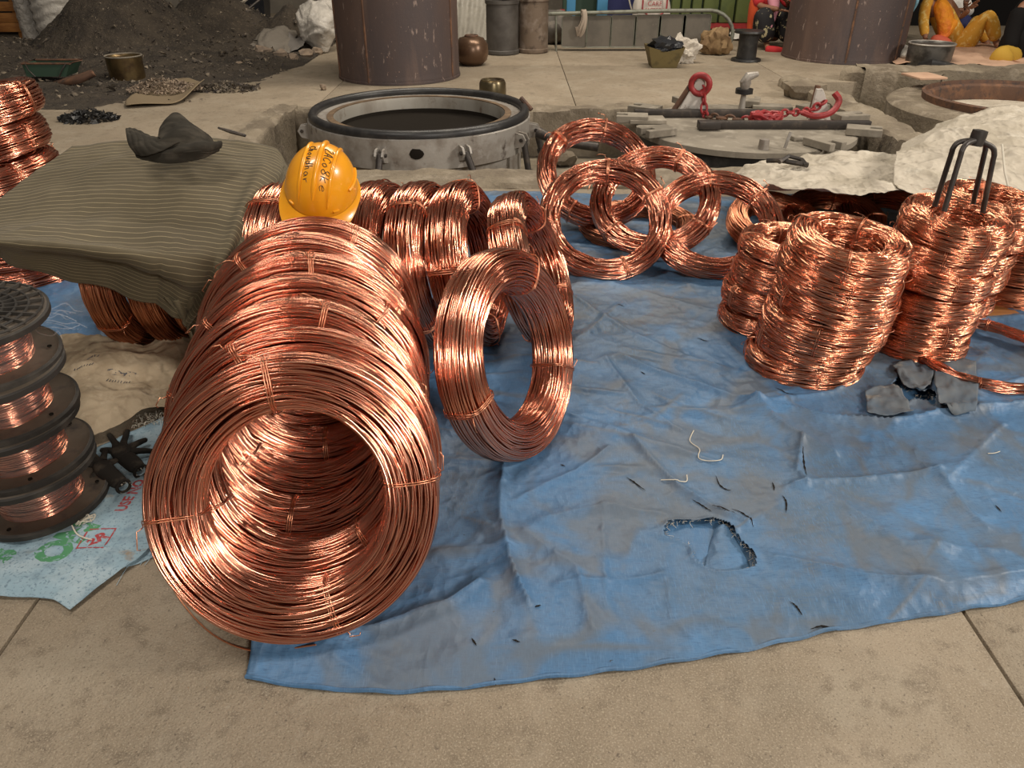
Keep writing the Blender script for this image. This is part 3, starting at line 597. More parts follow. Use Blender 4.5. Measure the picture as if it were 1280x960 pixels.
# lower layer seen through the hole and a pale flap in it
def patch(name, pts, z, mat, parent=None, seed=0, amp=.012, n=46, label=None, cat=None, lift=None, conform=False):
    w_ = [[P(u, v, z) for u, v in r] for r in pts]
    def ds(U, V, G):
        base = 0
        if conform:                                            # lie on the tarp's own folds
            base = np.array([TZ(x, y) for x, y in G[..., :2].reshape(-1, 2)]).reshape(U.shape)
        return base+amp*crumple(G[..., 0]*7, G[..., 1]*7, seed)+(lift(U, V) if lift else 0)
    o = cloth(name, w_, n, n, ds, mat, parent, .0012)
    return tag(o, label, cat)
patch('tarpaulin', [[(800, 640), (860, 640), (980, 640)], [(810, 690), (880, 680), (985, 690)], [(815, 745), (890, 745), (975, 745)]], .001, TARP, None, 31, .006, label='second blue tarp layer showing through the ragged hole', cat='tarpaulin')
patch('torn_flap', [[(893, 664), (902, 662), (912, 662)], [(884, 690), (903, 688), (928, 690)], [(878, 720), (905, 724), (940, 716)]], .004, TARP, tarp, 33, .008, 20, lift=lambda U, V: .014*np.sin(V*math.pi)*(1-U*.4))
patch('torn_flap', [[(1112, 468), (1134, 462), (1164, 464)], [(1122, 484), (1142, 482), (1162, 482)], [(1130, 496), (1148, 503), (1158, 495)]], .004, GREYTARP, tarp, 35, .020, 26, conform=True)
patch('torn_flap', [[(1163, 470), (1192, 458), (1216, 462)], [(1164, 496), (1192, 490), (1218, 494)], [(1168, 524), (1188, 533), (1214, 528)]], .004, GREYTARP, tarp, 37, .020, 26, conform=True)
patch('torn_flap', [[(1078, 500), (1100, 494), (1118, 492)], [(1080, 514), (1102, 512), (1130, 512)], [(1080, 528), (1110, 530), (1138, 526)]], .004, GREYTARP, tarp, 38, .020, 26, conform=True)
patch('tarpaulin', [[(1080, 480), (1130, 470), (1190, 470)], [(1080, 510), (1130, 505), (1190, 505)], [(1080, 545), (1130, 540), (1190, 540)]], .001, TARP, None, 39, .004, label='blue layer showing through the torn gap below the fork stack', cat='tarpaulin')
# second tarpaulin at the far left
lt = [[P(-60, 330, .02), P(20, 318, .03), P(110, 320, .02), P(200, 330, .02)], [P(-60, 380, .02), P(30, 372, .04), P(110, 372, .04), P(200, 380, .02)], [P(-60, 430, .01), P(20, 420, .03), P(100, 425, .02), P(200, 425, .01)]]
tag(cloth('tarpaulin', lt, 70, 110, lambda U, V, G: .03*crumple(G[..., 0]*3, G[..., 1]*3, 44)+.012*fbm(G[..., 0]*4, G[..., 1]*4, 9), TARP, None, .0015), 'small piece of blue tarp at the left edge behind the black spools', 'tarpaulin')
# pale strings and scraps on the tarp
def strand(name, pts, r, mat, label, cat, parent=None):
    q = [P(u, v) for u, v in pts]; q = [(p.x, p.y, TZ(p.x, p.y)+r+.002) for p in q]
    q = cr_up(np.array(q), len(q)*5, 0); q[:, 2] = [max(a, TZ(b, c)+r) for b, c, a in q]
    tag(MB().tube(q, r, 5).build(name, mat, org=q[0]), label, cat)
strand('string', [(866, 546), (861, 558), (864, 563), (873, 571), (871, 585), (880, 588), (892, 589), (900, 585), (902, 579)], .0016, THREAD, 'longer bent piece of pale string on the blue tarp above the hole', 'string')
strand('string', [(825, 609), (840, 612), (850, 613), (857, 611), (857, 604)], .0016, THREAD, 'short hooked piece of pale string on the tarp left of the longer string', 'string')
strand('string', [(1231, 577), (1239, 576), (1246, 574)], .0014, THREAD, 'tiny pale string scrap on the tarp near the right edge', 'string')
# ------------------------------------------------------------------ olive striped blanket over the coils
BL = [[PY(92, 186, 3.2), PY(165, 180, 3.24), PY(240, 176, 3.26), PY(305, 180, 3.24), PY(345, 188, 3.2), PY(362, 212, 3.02)],
      [PY(40, 222, 3.0), PY(130, 208, 3.02), PY(225, 203, 3.04), PY(300, 206, 3.04), PY(348, 216, 3.0), PY(352, 236, 2.88)],
      [PY(0, 255, 2.82), PY(95, 240, 2.84), PY(195, 238, 2.84), PY(275, 240, 2.86), PY(325, 250, 2.84), PY(330, 272, 2.76)],
      [PY(-22, 284, 2.66), PY(75, 278, 2.66), PY(170, 278, 2.66), PY(245, 280, 2.68), PY(298, 292, 2.66), PY(300, 312, 2.62)],
      [PY(-25, 300, 2.46), PY(62, 304, 2.42), PY(150, 312, 2.42), PY(222, 320, 2.44), PY(272, 328, 2.52), PY(274, 342, 2.54)],
      [PY(-20, 306, 2.50), PY(58, 316, 2.50), PY(142, 328, 2.50), PY(214, 350, 2.48), PY(250, 366, 2.50), PY(258, 374, 2.52)],
      [PY(-14, 316, 2.58), PY(52, 336, 2.55), PY(134, 358, 2.53), PY(206, 386, 2.50), PY(232, 400, 2.50), PY(246, 408, 2.52)]]
def bw(U, V, G):
    z = .010*fbm(G[..., 0]*5, G[..., 1]*5, 61, 3)+.010*crumple(G[..., 0]*2.2, G[..., 1]*2.2, 63)
    z = z+.020*np.exp(-((V-.78-.25*(U-.5))/.035)**2)*np.clip(U*2, 0, 1)+.022*np.exp(-((V-.93+.2*(U-.4))/.025)**2)*np.clip(U*2.2-.3, 0, 1)
    z = z+.016*np.sin(V*34+U*4)*np.clip(U-.55, 0, 1)*1.2-.02*np.exp(-((U-.62)/.05)**2)*np.clip(1-abs(V-.35)*2, 0, 1)
    z = z+.03*np.exp(-((U-.70-.1*V)/.05)**2)*np.exp(-((V-.62)/.2)**2)-.012*np.exp(-((V-.55)/.02)**2)*np.clip(U*2-.9, 0, 1)
    return z
bl = tag(cloth('blanket', BL, 120, 170, bw, STRIPE, None, .006), 'olive striped blanket draped over the row of coils at the left', 'blanket')
hem = np.array(o_grid['blanket'][-1]); tag(MB().tube([tuple(p) for p in hem[::3]], .007, 6).build('hem', STRIPE, bl))
# hanging corner of the blanket
cor = [[PY(205, 372, 2.465), PY(232, 372, 2.485), PY(262, 352, 2.53)], [PY(222, 392, 2.475), PY(238, 396, 2.49), PY(252, 385, 2.53)], [PY(234, 412, 2.49), PY(241, 418, 2.50), PY(246, 412, 2.52)], [PY(240, 428, 2.50), PY(243, 432, 2.505), PY(247, 428, 2.515)]]
cloth('hanging_corner', cor, 30, 30, lambda U, V, G: .01*np.sin(V*18), STRIPE, bl, .004)
# black stick and a wisp of thread lying on the blanket's far edge
bs = [PY(274, 166, 3.19), PY(290, 171, 3.17), PY(308, 176, 3.16)]
tag(MB().tube([p+Vector((0, 0, .02)) for p in bs], [.004, .008, .006], 6).build('stick', DARKSTEEL, org=bs[0]), 'thin black stick lying on the far edge of the striped blanket', 'stick')
# ------------------------------------------------------------------ crumpled charcoal cap
cp = PY(216, 180, 3.0); cp = Vector((cp.x, cp.y, cp.z))
capo = thing('cloth_cap', 'crumpled charcoal cloth cap with upturned brim lying on the striped blanket', 'cap', cp)
def capp(u, v, y): return PY(u, v, y)
crown = [[capp(199, 176, 2.98), capp(202, 160, 3.03), capp(212, 146, 3.06), capp(221, 142, 3.08), capp(232, 150, 3.06), capp(245, 158, 3.03)],
         [capp(200, 174, 2.93), capp(208, 165, 2.96), capp(222, 158, 2.98), capp(236, 160, 2.98), capp(252, 168, 2.97), capp(262, 174, 2.97)],
         [capp(192, 184, 2.90), capp(210, 178, 2.89), capp(228, 172, 2.89), capp(246, 172, 2.90), capp(262, 176, 2.92), capp(274, 180, 2.94)],
         [capp(180, 193, 2.88), capp(203, 190, 2.86), capp(226, 187, 2.85), capp(248, 186, 2.86), capp(264, 186, 2.88), capp(275, 184, 2.92)],
         [capp(172, 196, 2.89), capp(200, 197, 2.85), capp(226, 194, 2.84), capp(248, 192, 2.85), capp(262, 191, 2.88), capp(272, 188, 2.92)]]
cloth('crown', crown, 50, 60, lambda U, V, G: .012*np.sin(U*15+V*5)*np.sin(U*3.14)+.004*fbm(G[..., 0]*22, G[..., 1]*22, 7, 2), CAPFAB, capo, .006)
brim = [[capp(158, 163, 2.95), capp(164, 162, 2.97), capp(175, 165, 2.98), capp(188, 171, 2.97), capp(201, 173, 2.96)],
        [capp(159, 170, 2.91), capp(170, 172, 2.90), capp(182, 175, 2.90), capp(194, 178, 2.90), capp(206, 176, 2.93)],
        [capp(163, 181, 2.88), capp(173, 184, 2.86), capp(186, 184, 2.86), capp(200, 182, 2.87), capp(215, 176, 2.90)],
        [capp(171, 193, 2.87), capp(182, 195, 2.85), capp(198, 191, 2.84), capp(214, 184, 2.86), capp(240, 172, 2.90)]]
cloth('brim', brim, 30, 40, lambda U, V, G: .0012*np.sin(V*40)+.004*fbm(G[..., 0]*20, G[..., 1]*20, 17, 2), CAPFAB, capo, .006)
under = [[capp(170, 191, 2.89), capp(206, 191, 2.845), capp(248, 187, 2.85), capp(274, 184, 2.93)], [capp(172, 197, 2.88), capp(210, 199, 2.84), capp(250, 194, 2.86), capp(272, 189, 2.92)], [capp(178, 200, 2.87), capp(212, 204, 2.84), capp(248, 199, 2.86), capp(268, 192, 2.90)]]
cloth('under_brim', under, 14, 30, lambda U, V, G: 0*U, CAPFAB, capo, .006)
# ------------------------------------------------------------------ yellow safety helmet
hc = PY(402, 238, 2.56); hl = thing('safety_helmet', 'yellow safety helmet with black handwriting, perched behind the copper tunnel', 'helmet', hc)
HR = Matrix.Rotation(math.radians(12), 3, 'Y') @ Matrix.Rotation(math.radians(27), 3, 'X')   # rolled to its right, tipped toward the camera
def hsurf(th, ph, k=1.0):
    """shell: th around (0 = right, -90 = front peak toward camera), ph up"""
    a, b, c = .118, .138, .166
    x, y, z = a*math.cos(ph)*math.cos(th), b*math.cos(ph)*math.sin(th), c*(math.sin(ph)**.92 if ph > 0 else 0)
    return Vector((x, y, z))*k
def hw(p): return HR @ Vector(p) + hc
sh = MB(); n, m = 48, 16
for i in range(m+1):
    for k in range(n): sh.v.append(tuple(hw(hsurf(2*math.pi*k/n, math.pi/2*i/m*.999))))
for i in range(m):
    for k in range(n): sh.f.append((i*n+k, i*n+(k+1) % n, (i+1)*n+(k+1) % n, (i+1)*n+k))
o = sh.build('shell', YELLOW, hl, angle=80); sm = o.modifiers.new('thickness', 'SOLIDIFY'); sm.thickness = .003
# peak and rim flare
rm = MB(); prof = [(1.0, .012), (1.03, .004), (1.10, -.004), (1.13, -.006), (1.12, -.011), (1.0, -.004)]
for (s_, z) in prof:
    for k in range(n):
        th = 2*math.pi*k/n; fr = max(0, -math.sin(th))**2; e = 1+(s_-1)*(.75+3.0*fr); p = hsurf(th, 0, 1); rm.v.append(tuple(hw((p.x*e, p.y*e, z-(s_-1)*.22*fr))))
for i in range(len(prof)-1):
    for k in range(n): rm.f.append((i*n+k, i*n+(k+1) % n, (i+1)*n+(k+1) % n, (i+1)*n+k))
rm.build('peak', YELLOW, hl, angle=50)
for off in (-.047, 0, .047):                                   # three raised crown ribs running front to back
    pts = []; rad = []
    for i in range(29):
        t = math.radians(28+ (118 if off else 124)*i/28 - (0 if off else 3)); y = -.138*math.cos(t)*.995; q = max(0, 1-(y/.138)**2-(off/.118)**2)
        pts.append(hw((off, y, .166*math.sqrt(q)**.96+.0015))); e = min(i, 28-i)/3; rad.append((.0085 if off == 0 else .0065)*min(1, .35+e*.5))
    MB().tube(pts, rad, 8).build('crown_rib', YELLOW, hl, angle=80)
for th in (-128, -52):                                          # small strap lugs near the peak
    p = hsurf(math.radians(th), .16, 1.0); MB().box(hw(p), (.022, .010, .008), HR @ Matrix.Rotation(math.radians(th+90), 3, 'Z')).build('lug', YELLOW, hl, bevel=.002)
MB().tube([hw(hsurf(math.radians(a_), .42, 1.012)) for a_ in range(-22, 30, 6)], .006, 6).build('side_slot', YELLOW, hl)
GLY = {'C': [[(.9, .8), (.5, 1), (.1, .6), (.15, .2), (.5, 0), (.9, .2)]], 'h': [[(.1, 1.3), (.15, 0), (.3, .6), (.6, .6), (.7, 0)]], 'o': [[(.5, .6), (.1, .35), (.4, 0), (.8, .3), (.5, .6)]], 'u': [[(.1, .6), (.15, .1), (.5, 0), (.75, .6), (.8, 0)]],
       'd': [[(.7, .5), (.3, .6), (.1, .2), (.5, 0), (.75, .4), (.85, 1.3), (.8, 0)]], 'a': [[(.7, .55), (.3, .6), (.1, .2), (.5, 0), (.75, .5), (.85, 0)]], 'r': [[(.1, .6), (.2, 0), (.3, .45), (.75, .65)]], '2': [[(.1, .9), (.45, 1.1), (.75, .8), (.1, 0), (.95, .05)]],
       'A': [[(.05, 0), (.45, 1.1), (.85, 0)], [(.2, .4), (.8, .45)]], '8': [[(.5, .55), (.15, .85), (.5, 1.1), (.8, .85), (.5, .55), (.1, .25), (.5, 0), (.9, .25), (.5, .55)]], 'k': [[(.1, 1.2), (.12, 0)], [(.75, .7), (.15, .35), (.8, 0)]], 'e': [[(.1, .3), (.7, .4), (.4, .62), (.1, .3), (.4, 0), (.8, .15)]]}
def helmet_text(txt, x0, y0, y1, h, sl):
    n_ = len(txt); adv = (y1-y0)/n_
    for i, ch in enumerate(txt):
        mbx = MB()
        for st in GLY[ch]:
            pp = []
            for (gx, gy) in cr_up(np.array(st), len(st)*4, 0):
                y = y0+(i+gx*.85)*adv; x = x0+sl*(i+gx)/n_+gy*h; q = max(.01, 1-(y/.138)**2-(x/.118)**2); pp.append(hw((x, y, .166*math.sqrt(q)**.97+.0012)))
            mbx.tube(pp, .0014, 4)
        mbx.build('handwritten_letter', INK, hl)
helmet_text('Choudhar', -.040, .030, -.100, .019, .004)
helmet_text('2ACo8ke', .012, .025, -.112, .024, .006)
# ------------------------------------------------------------------ stacked wire spools at the left edge
def make_spool(label):
    t = thing('wire_spool', label, 'spool', (0, 0, 0), 'stacked wire spools'); H_ = .150; R_ = .180
    for z, up_ in ((0, 1), (H_, -1)):
        s = up_; prof = [(.03, z), (R_-.006, z), (R_, z+.003*s), (R_, z+.018*s), (R_-.006, z+.022*s), (R_-.016, z+.017*s), (.105, z+.014*s), (.03, z+.014*s), (.03, z)]
        MB().lathe(prof, 56).build('flange', SPOOL, t, bevel=0, angle=35)
        MB().lathe([(R_-.004, z-.0005*s), (R_+.002, z+.003*s), (R_+.0022, z+.018*s), (R_-.005, z+.0225*s)], 56).build('flange_rim', SPOOLDK, t, angle=50)
    pf = [(.100, .014), (.109, .02), (.1115, .06), (.112, .095), (.111, .11), (.108, .130), (.100, .136)]
    o = MB().lathe(pf, 56).build('wire_core', COPPER_DARK, t, angle=60)
    G = np.random.default_rng(3); turns = 62; sg = 56; m = turns*sg+1; tt = np.arange(m)/sg; th = 2*np.pi*tt
    z = .018+(.116)*(.5-.5*np.cos(np.pi*tt/turns*5))+.004*np.sin(2*np.pi*tt*1.37); r = .1125+.0012*np.sin(2*np.pi*tt*2.61)+.001*np.sin(2*np.pi*tt*.73)
    k = np.arange(4)*np.pi/2; rr = r[:, None]+.0013*np.cos(k)[None]; V = np.stack([rr*np.cos(th)[:, None], rr*np.sin(th)[:, None], z[:, None]+.0016*np.sin(k)[None]], -1).reshape(-1, 3)
    ii = np.arange(m-1)[:, None]*4; kk = np.arange(4)[None]; k2 = (kk+1) % 4; Fq_ = np.stack([ii+kk, ii+4+kk, ii+4+k2, ii+k2], -1).reshape(-1, 4)
    me = mesh_np('wire_winding', V, Fq_); at = me.attributes.new('tint', 'FLOAT', 'POINT'); at.data.foreach_set('value', np.repeat(np.interp(tt, np.arange(turns+2), G.uniform(.45, 1, turns+2)), 4).astype(np.float32))
    link_mesh('wire_winding', me, COPPER, t)
    MB().lathe([(.1155, .018), (.1165, .06), (.117, .10), (.1165, .12), (.115, .133)], 56).build('plastic_wrap', WRAP, t, angle=60)
    for a_ in (0.4, 2.5, 4.6): MB().lathe([(.006, .0225), (.006, .0195), (.0, .0195)], 10, (.15*math.cos(a_), .15*math.sin(a_), 0)).build('rivet_hole', PITCH, t)
    return t
m, nt, b, nd = mat_base('clear_stretch_wrap'); WRAP = m
b.inputs['Base Color'].default_value = (.95, .90, .87, 1); b.inputs['Roughness'].default_value = .18; b.inputs['Alpha'].default_value = .07
tc = nd('ShaderNodeTexCoord'); nz = nd('ShaderNodeTexNoise'); nz.inputs['Scale'].default_value = 38; nt.links.new(tc.outputs['Object'], nz.inputs['Vector'])
bp = nd('ShaderNodeBump'); bp.inputs['Strength'].default_value = .9; bp.inputs['Distance'].default_value = .01; nt.links.new(nz.outputs[0], bp.inputs['Height']); nt.links.new(bp.outputs[0], b.inputs['Normal'])
sp_labels = ['bottom copper wire spool of the leaning stack, standing on the pale blue sack', 'second copper wire spool from the bottom of the leaning stack', 'third copper wire spool from the bottom of the leaning stack', 'top copper wire spool of the leaning stack, its slotted end disc upward']
sp0 = make_spool(sp_labels[0])
sps = [sp0]+[copy_tree(sp0) for _ in range(3)]
for k, (s_, ue) in enumerate(zip(sps, (131, 111, 92, 69))):
    z = .021+.152*k; y = 1.80+.012*k; w_ = y*cT-(z-HC)*sT; x = (ue-640)/F*w_-.180
    s_.location = (x, y, z); s_.rotation_euler = (math.radians(1.2), math.radians(-2.0-.8*k), .7*k); s_['label'] = sp_labels[k]
# radial ribs on the top spool's upper disc
top = sps[3]
for k in range(24):
    pass
rb = MB()
for r_ in (.045, .075, .105, .135, .168): rb.torus((0, 0, .157), (0, 0, 1), r_, .0035, 48, 6)
o = rb.build('ring_rib', SPOOLDK, None); o.parent = top
for k in range(24):
    a_ = 2*math.pi*k/24; q = Matrix.Rotation(a_, 3, 'Z')
    if k == 0:
        r0 = MB().box((.108, 0, .156), (.125, .005, .009)).build('radial_rib', SPOOLDK, None); r0.parent = top
    else:
        r1 = r0.copy(); COL.objects.link(r1); r1.parent = top; r1.rotation_euler = (0, 0, a_)
o = MB().lathe([(.012, .15), (.012, .166), (.045, .166), (.045, .15)], 32).build('hub', SPOOLDK, None); o.parent = top
# tangle of clear film trailing from the top spool
tf = MB(); Rf = random.Random(9); q0 = PY(34, 400, 2.05)
for k in range(9):
    p = PY(30+Rf.uniform(-4, 6), 396+Rf.uniform(-6, 12), 1.98); pts = [p]
    for j in range(5): p = p+Vector((Rf.uniform(.01, .045), Rf.uniform(-.02, .03), Rf.uniform(-.018, .014))); pts.append(p)
    tf.tube(cr_up(np.array([tuple(a) for a in pts]), 16, 0), .0016, 4)
tag(tf.build('plastic_strands', WRAP2 if 'WRAP2' in globals() else WRAP, org=q0), 'wisps of clear plastic film trailing from the top spool', 'plastic film')
# ------------------------------------------------------------------ sacks on the floor at the left
BS = [[P(-90, 640, .004), P(20, 610, .004), P(130, 560, .006), P(248, 500, .004)], [P(-90, 670, .004), P(15, 650, .006), P(120, 610, .010), P(236, 575, .006)], [P(-90, 700, .004), P(10, 690, .005), P(105, 665, .010), P(212, 640, .006)],
      [P(-90, 722, .004), P(5, 718, .005), P(95, 705, .008), P(185, 690, .006)], [P(-90, 735, .004), P(0, 735, .005), P(85, 728, .006), P(135, 727, .006)], [P(-90, 742, .004), P(0, 748, .004), P(60, 750, .005), P(88, 764, .006)]]
bs_ = tag(cloth('woven_sack', BS, 100, 120, lambda U, V, G: .010*crumple(G[..., 0]*4, G[..., 1]*4, 71)+.003*crumple(G[..., 0]*12, G[..., 1]*12, 73)+.006*(fbm(G[..., 0]*5, G[..., 1]*5, 72, 3)+.3)*np.clip(4*(1-U), 0, 1), BLUESACK, None, .002), 'pale blue woven sack with red and green print under the spools', 'sack')
GB = o_grid['woven_sack'].reshape(-1, 3)
BS2 = [[P(150, 620, .001), P(200, 590, .001), P(260, 560, .001)], [P(140, 690, .001), P(175, 670, .001), P(230, 640, .001)], [P(138, 712, .001), P(172, 706, .001), P(205, 690, .001)]]
tag(cloth('woven_sack', BS2, 40, 40, lambda U, V, G: .003*crumple(G[..., 0]*6, G[..., 1]*6, 75), BLUESACK, None, .001), 'frayed strip of blue woven sack sticking out beside the front coil', 'sack')
fr = MB(); Rf = random.Random(12)
for k in range(26):
    t = Rf.random(); a_ = P(136+58*t, 712-22*t, .003); l = Rf.uniform(.01, .05) if k else .09
    fr.tube([a_, a_+Vector((Rf.uniform(-.006, .004), -l*.6, .003)), a_+Vector((Rf.uniform(-.012, .006), -l, 0))], .0009, 4)
fr.build('frayed_thread', BLUESACK, bs_, kind='stuff')
def lay(z_grid, x, y):
    d2 = (z_grid[:, 0]-x)**2+(z_grid[:, 1]-y)**2; i = np.argpartition(d2, 4)[:4]; w_ = 1/(d2[i]+1e-8); return float((z_grid[i, 2]*w_).sum()/w_.sum())
def print_text(txt, name, center, ang, size, mat, parent, grid, sx=1.0, bold=0, lift=.0022, spacing=1.0):
    cu = bpy.data.curves.new('t', 'FONT'); cu.body = txt; cu.size = size; cu.align_x = 'CENTER'; cu.align_y = 'CENTER'; cu.offset = bold; cu.space_character = spacing; cu.resolution_u = 3
    to = bpy.data.objects.new('t', cu); COL.objects.link(to); dg = bpy.context.evaluated_depsgraph_get(); me = bpy.data.meshes.new_from_object(to.evaluated_get(dg)); bpy.data.objects.remove(to); bpy.data.curves.remove(cu)
    bm = bmesh.new(); bm.from_mesh(me); bmesh.ops.subdivide_edges(bm, edges=[e for e in bm.edges if e.calc_length() > size*.2], cuts=2, use_grid_fill=True); bmesh.ops.triangulate(bm, faces=bm.faces)
    c_, s_ = math.cos(ang), math.sin(ang); o0 = ORG[parent]
    for v in bm.verts:
        x, y = v.co.x*sx, v.co.y; X_, Y_ = center.x+x*c_-y*s_, center.y+x*s_+y*c_; v.co = (X_-o0.x, Y_-o0.y, lay(grid, X_, Y_)+lift-o0.z)
    bm.to_mesh(me); bm.free(); me.name = name; me.materials.clear(); return link_mesh(name, me, mat, parent)
c1 = P(163, 622); a1, a2 = P(148, 650), P(176, 606)
print_text('USE NO', 'printed_words', P(166, 626), math.atan2((a2-a1).y, (a2-a1).x), .043, PRINTRED, bs_, GB, 1.0, .0016)
q1, q2 = P(50, 722), P(94, 656)
print_text('ON', 'printed_letters', P(70, 692)+Vector((.02, .03, 0)), math.radians(72), .125, PRINTGREEN, bs_, GB, .85, .007, spacing=.95)
print_text('B', 'printed_letters', P(3, 700), math.radians(72), .11, PRINTGREEN, bs_, GB, .85, .007)
bx = [P(98, 691), P(131, 691), P(147, 667), P(113, 668)]; lm = MB()
for a_, b_ in zip(bx, bx[1:]+bx[:1]):
    t_ = (b_-a_).normalized(); n_ = Vector((-t_.y, t_.x, 0))*.0022
    for j in range(6):
        f0, f1 = j/6, (j+1)/6; A_, B_ = a_.lerp(b_, f0)-t_*.002, a_.lerp(b_, f1)+t_*.002
        qd = [A_-n_, B_-n_, B_+n_, A_+n_]; lm.add([(p.x, p.y, lay(GB, p.x, p.y)+.0025) for p in qd], [(0, 1, 2, 3)])
lm.build('printed_frame', PRINTRED, bs_)
print_text('R', 'printed_emblem', P(126, 678)+Vector((.006, .003, 0)), math.radians(38), .045, PRINTRED, bs_, GB, 1.15, .002)
print_text('2', 'printed_emblem', P(117, 683), math.radians(38), .040, PRINTRED, bs_, GB, 1.15, .002)
# beige sack
BG = [[P(58, 440, .03), P(85, 424, .05), P(140, 428, .06), P(180, 436, .05), P(222, 418, .07), P(262, 420, .02)],
      [P(62, 475, .03), P(105, 458, .08), P(150, 455, .085), P(195, 456, .06), P(232, 448, .05), P(265, 452, .02)],
      [P(75, 510, .03), P(110, 495, .07), P(150, 486, .055), P(190, 485, .04), P(222, 480, .04), P(255, 485, .02)],
      [P(100, 540, .02), P(120, 524, .05), P(150, 515, .05), P(180, 508, .035), P(205, 502, .03), P(235, 510, .015)],
      [P(108, 556, .006), P(128, 546, .016), P(152, 534, .02), P(178, 522, .022), P(200, 518, .016), P(222, 522, .008)]]
bg_ = tag(cloth('woven_sack', BG, 110, 120, lambda U, V, G: .03*crumple(G[..., 0]*3.2, G[..., 1]*3.2, 81)+.016*crumple(G[..., 0]*8, G[..., 1]*8, 84)+.010*fbm(G[..., 0]*6, G[..., 1]*6, 82, 3), BEIGE, None, .002), 'beige woven sack crumpled in front of the covered coils', 'sack')
GG = o_grid['woven_sack'].reshape(-1, 3)
print_text('BAG', 'printed_words', P(160, 492), math.radians(192), .036, PRINTBLACK, bg_, GG, 1.35, .001)
for k, (u, v, n_) in enumerate(((152, 485, 9), (112, 476, 8), (124, 466, 5))):
    lm = MB(); Rf = random.Random(k)
    for j in range(n_):
        p = P(u+(j-n_/2)*3.2, v-(j-n_/2)*.6, .05); z = lay(GG, p.x, p.y)+.003; lm.tube([(p.x, p.y-.006, z), (p.x+Rf.uniform(-.004, .004), p.y+.006, z+.001)], .0014, 4)
    lm.build('faded_print', PRINTBLACK, bg_)
fr = MB(); Rf = random.Random(22)
for k in range(90):
    t = Rf.random(); a_ = P(168+58*t, 528-10*t+Rf.uniform(-8, 4), .02); l = Rf.uniform(.006, .028); an = Rf.uniform(-2.6, -.4)
    fr.tube([a_, a_+Vector((math.cos(an)*l*.5, math.sin(an)*l*.5, Rf.uniform(0, .014))), a_+Vector((math.cos(an+.5)*l, math.sin(an+.5)*l, Rf.uniform(-.008, .006)))], .0009, 3)
for k in range(30):
    t = Rf.random(); a_ = P(196+46*t, 424-6*t+Rf.uniform(-3, 5), .06); l = Rf.uniform(.01, .03); an = Rf.uniform(.4, 2.6)
    fr.tube([a_, a_+Vector((math.cos(an)*l*.5, math.sin(an)*l*.5, .012)), a_+Vector((math.cos(an)*l, math.sin(an)*l, .008))], .0009, 3)
fr.build('frayed_thread', THREAD, bg_, kind='stuff')
# knotted white string by the bottom spool
kn = [P(90, 657, .03), P(97, 668, .03), P(112, 674, .016), P(126, 676, .012), P(131, 674, .012)]
ks = tag(MB().tube(cr_up(np.array([tuple(p) for p in kn]), 24, 0), .0022, 6).build('string', THREAD, org=kn[2]), 'knotted white string lying on the pale blue sack by the bottom spool', 'string')
k2 = MB(); Rf = random.Random(4); c_ = P(107, 650, .025)
for j in range(3):
    k2.tube(cr_up(np.array([tuple(c_+Vector((.018*math.cos(a_*1.26+j)+Rf.uniform(-.006, .006), .016*math.sin(a_*1.26+j*2), .008*math.sin(a_*2+j)))) for a_ in range(6)]), 26, 0), .0022, 5)
k2.tube([c_, c_+Vector((.03, -.005, -.012)), c_+Vector((.075, 0, -.016)), c_+Vector((.10, .002, -.018))], .0012, 5); k2.build('knot', THREAD, ks)
# ------------------------------------------------------------------ skin-modifier helper, gloves and people
def skin_obj(name, pts, edges, radii, mat, parent, sub=2, root=0, squash=None, org=None):
    o0 = ORG[parent] if parent is not None else Vector(org)
    me = bpy.data.meshes.new('sk'); me.from_pydata([tuple(Vector(p)-o0) for p in pts], edges, []); o = bpy.data.objects.new('sk', me); COL.objects.link(o)
    o.modifiers.new('Skin', 'SKIN'); sv = me.skin_vertices[0].data
    for i, r in enumerate(radii): sv[i].radius = r if hasattr(r, '__len__') else (r, r); sv[i].use_root = (i == root)
    s = o.modifiers.new('sub', 'SUBSURF'); s.levels = sub; s.render_levels = sub
    dg = bpy.context.evaluated_depsgraph_get(); m2 = bpy.data.meshes.new_from_object(o.evaluated_get(dg)); bpy.data.objects.remove(o); bpy.data.meshes.remove(me)
    m2.name = name; m2.materials.clear(); m2.shade_smooth(); return link_mesh(name, m2, mat, parent, o0)
def glove(name, label, palm, wrist, tips, w_, org):
    """a limp glove: wrist cuff, palm and five fingers of uneven length"""
    t = thing(name, label, 'glove', org, 'pair of black work gloves'); palm, wrist = Vector(palm), Vector(wrist)
    pts = [wrist, wrist.lerp(palm, .5), palm]; ed = [(0, 1), (1, 2)]; rd = [(w_*.80, w_*.5), (w_*.95, w_*.55), (w_*.95, w_*.5)]
    for tp in tips:
        tp = Vector(tp); i = len(pts); kn_ = palm.lerp(tp, .45)+Vector((0, 0, .006)); pts += [kn_, palm.lerp(tp, .75)+Vector((0, 0, .004)), tp]; ed += [(2, i), (i, i+1), (i+1, i+2)]; rd += [w_*.34, w_*.31, w_*.25]
    skin_obj('glove_body', pts, ed, rd, GLOVE, t, 2)
    ax_ = (palm-wrist).normalized(); MB().torus(wrist-ax_*.012, ax_, w_*.62, w_*.16, 20, 6).build('cuff', GLOVE, t)
    fr = MB(); Rf = random.Random(name+label)
    for k in range(16):
        u_, v_ = frame_from(ax_); an = Rf.uniform(0, 6.28); p = wrist-ax_*.02+(u_*math.cos(an)+v_*math.sin(an))*w_*.6; fr.tube([p, p-ax_*.006+Vector((0, 0, Rf.uniform(-.004, .006)))], .0008, 3)
    fr.build('cuff_stitching', THREAD, t, kind='stuff'); return t
def G_(u, v, z=.035): return P(u, v, z)
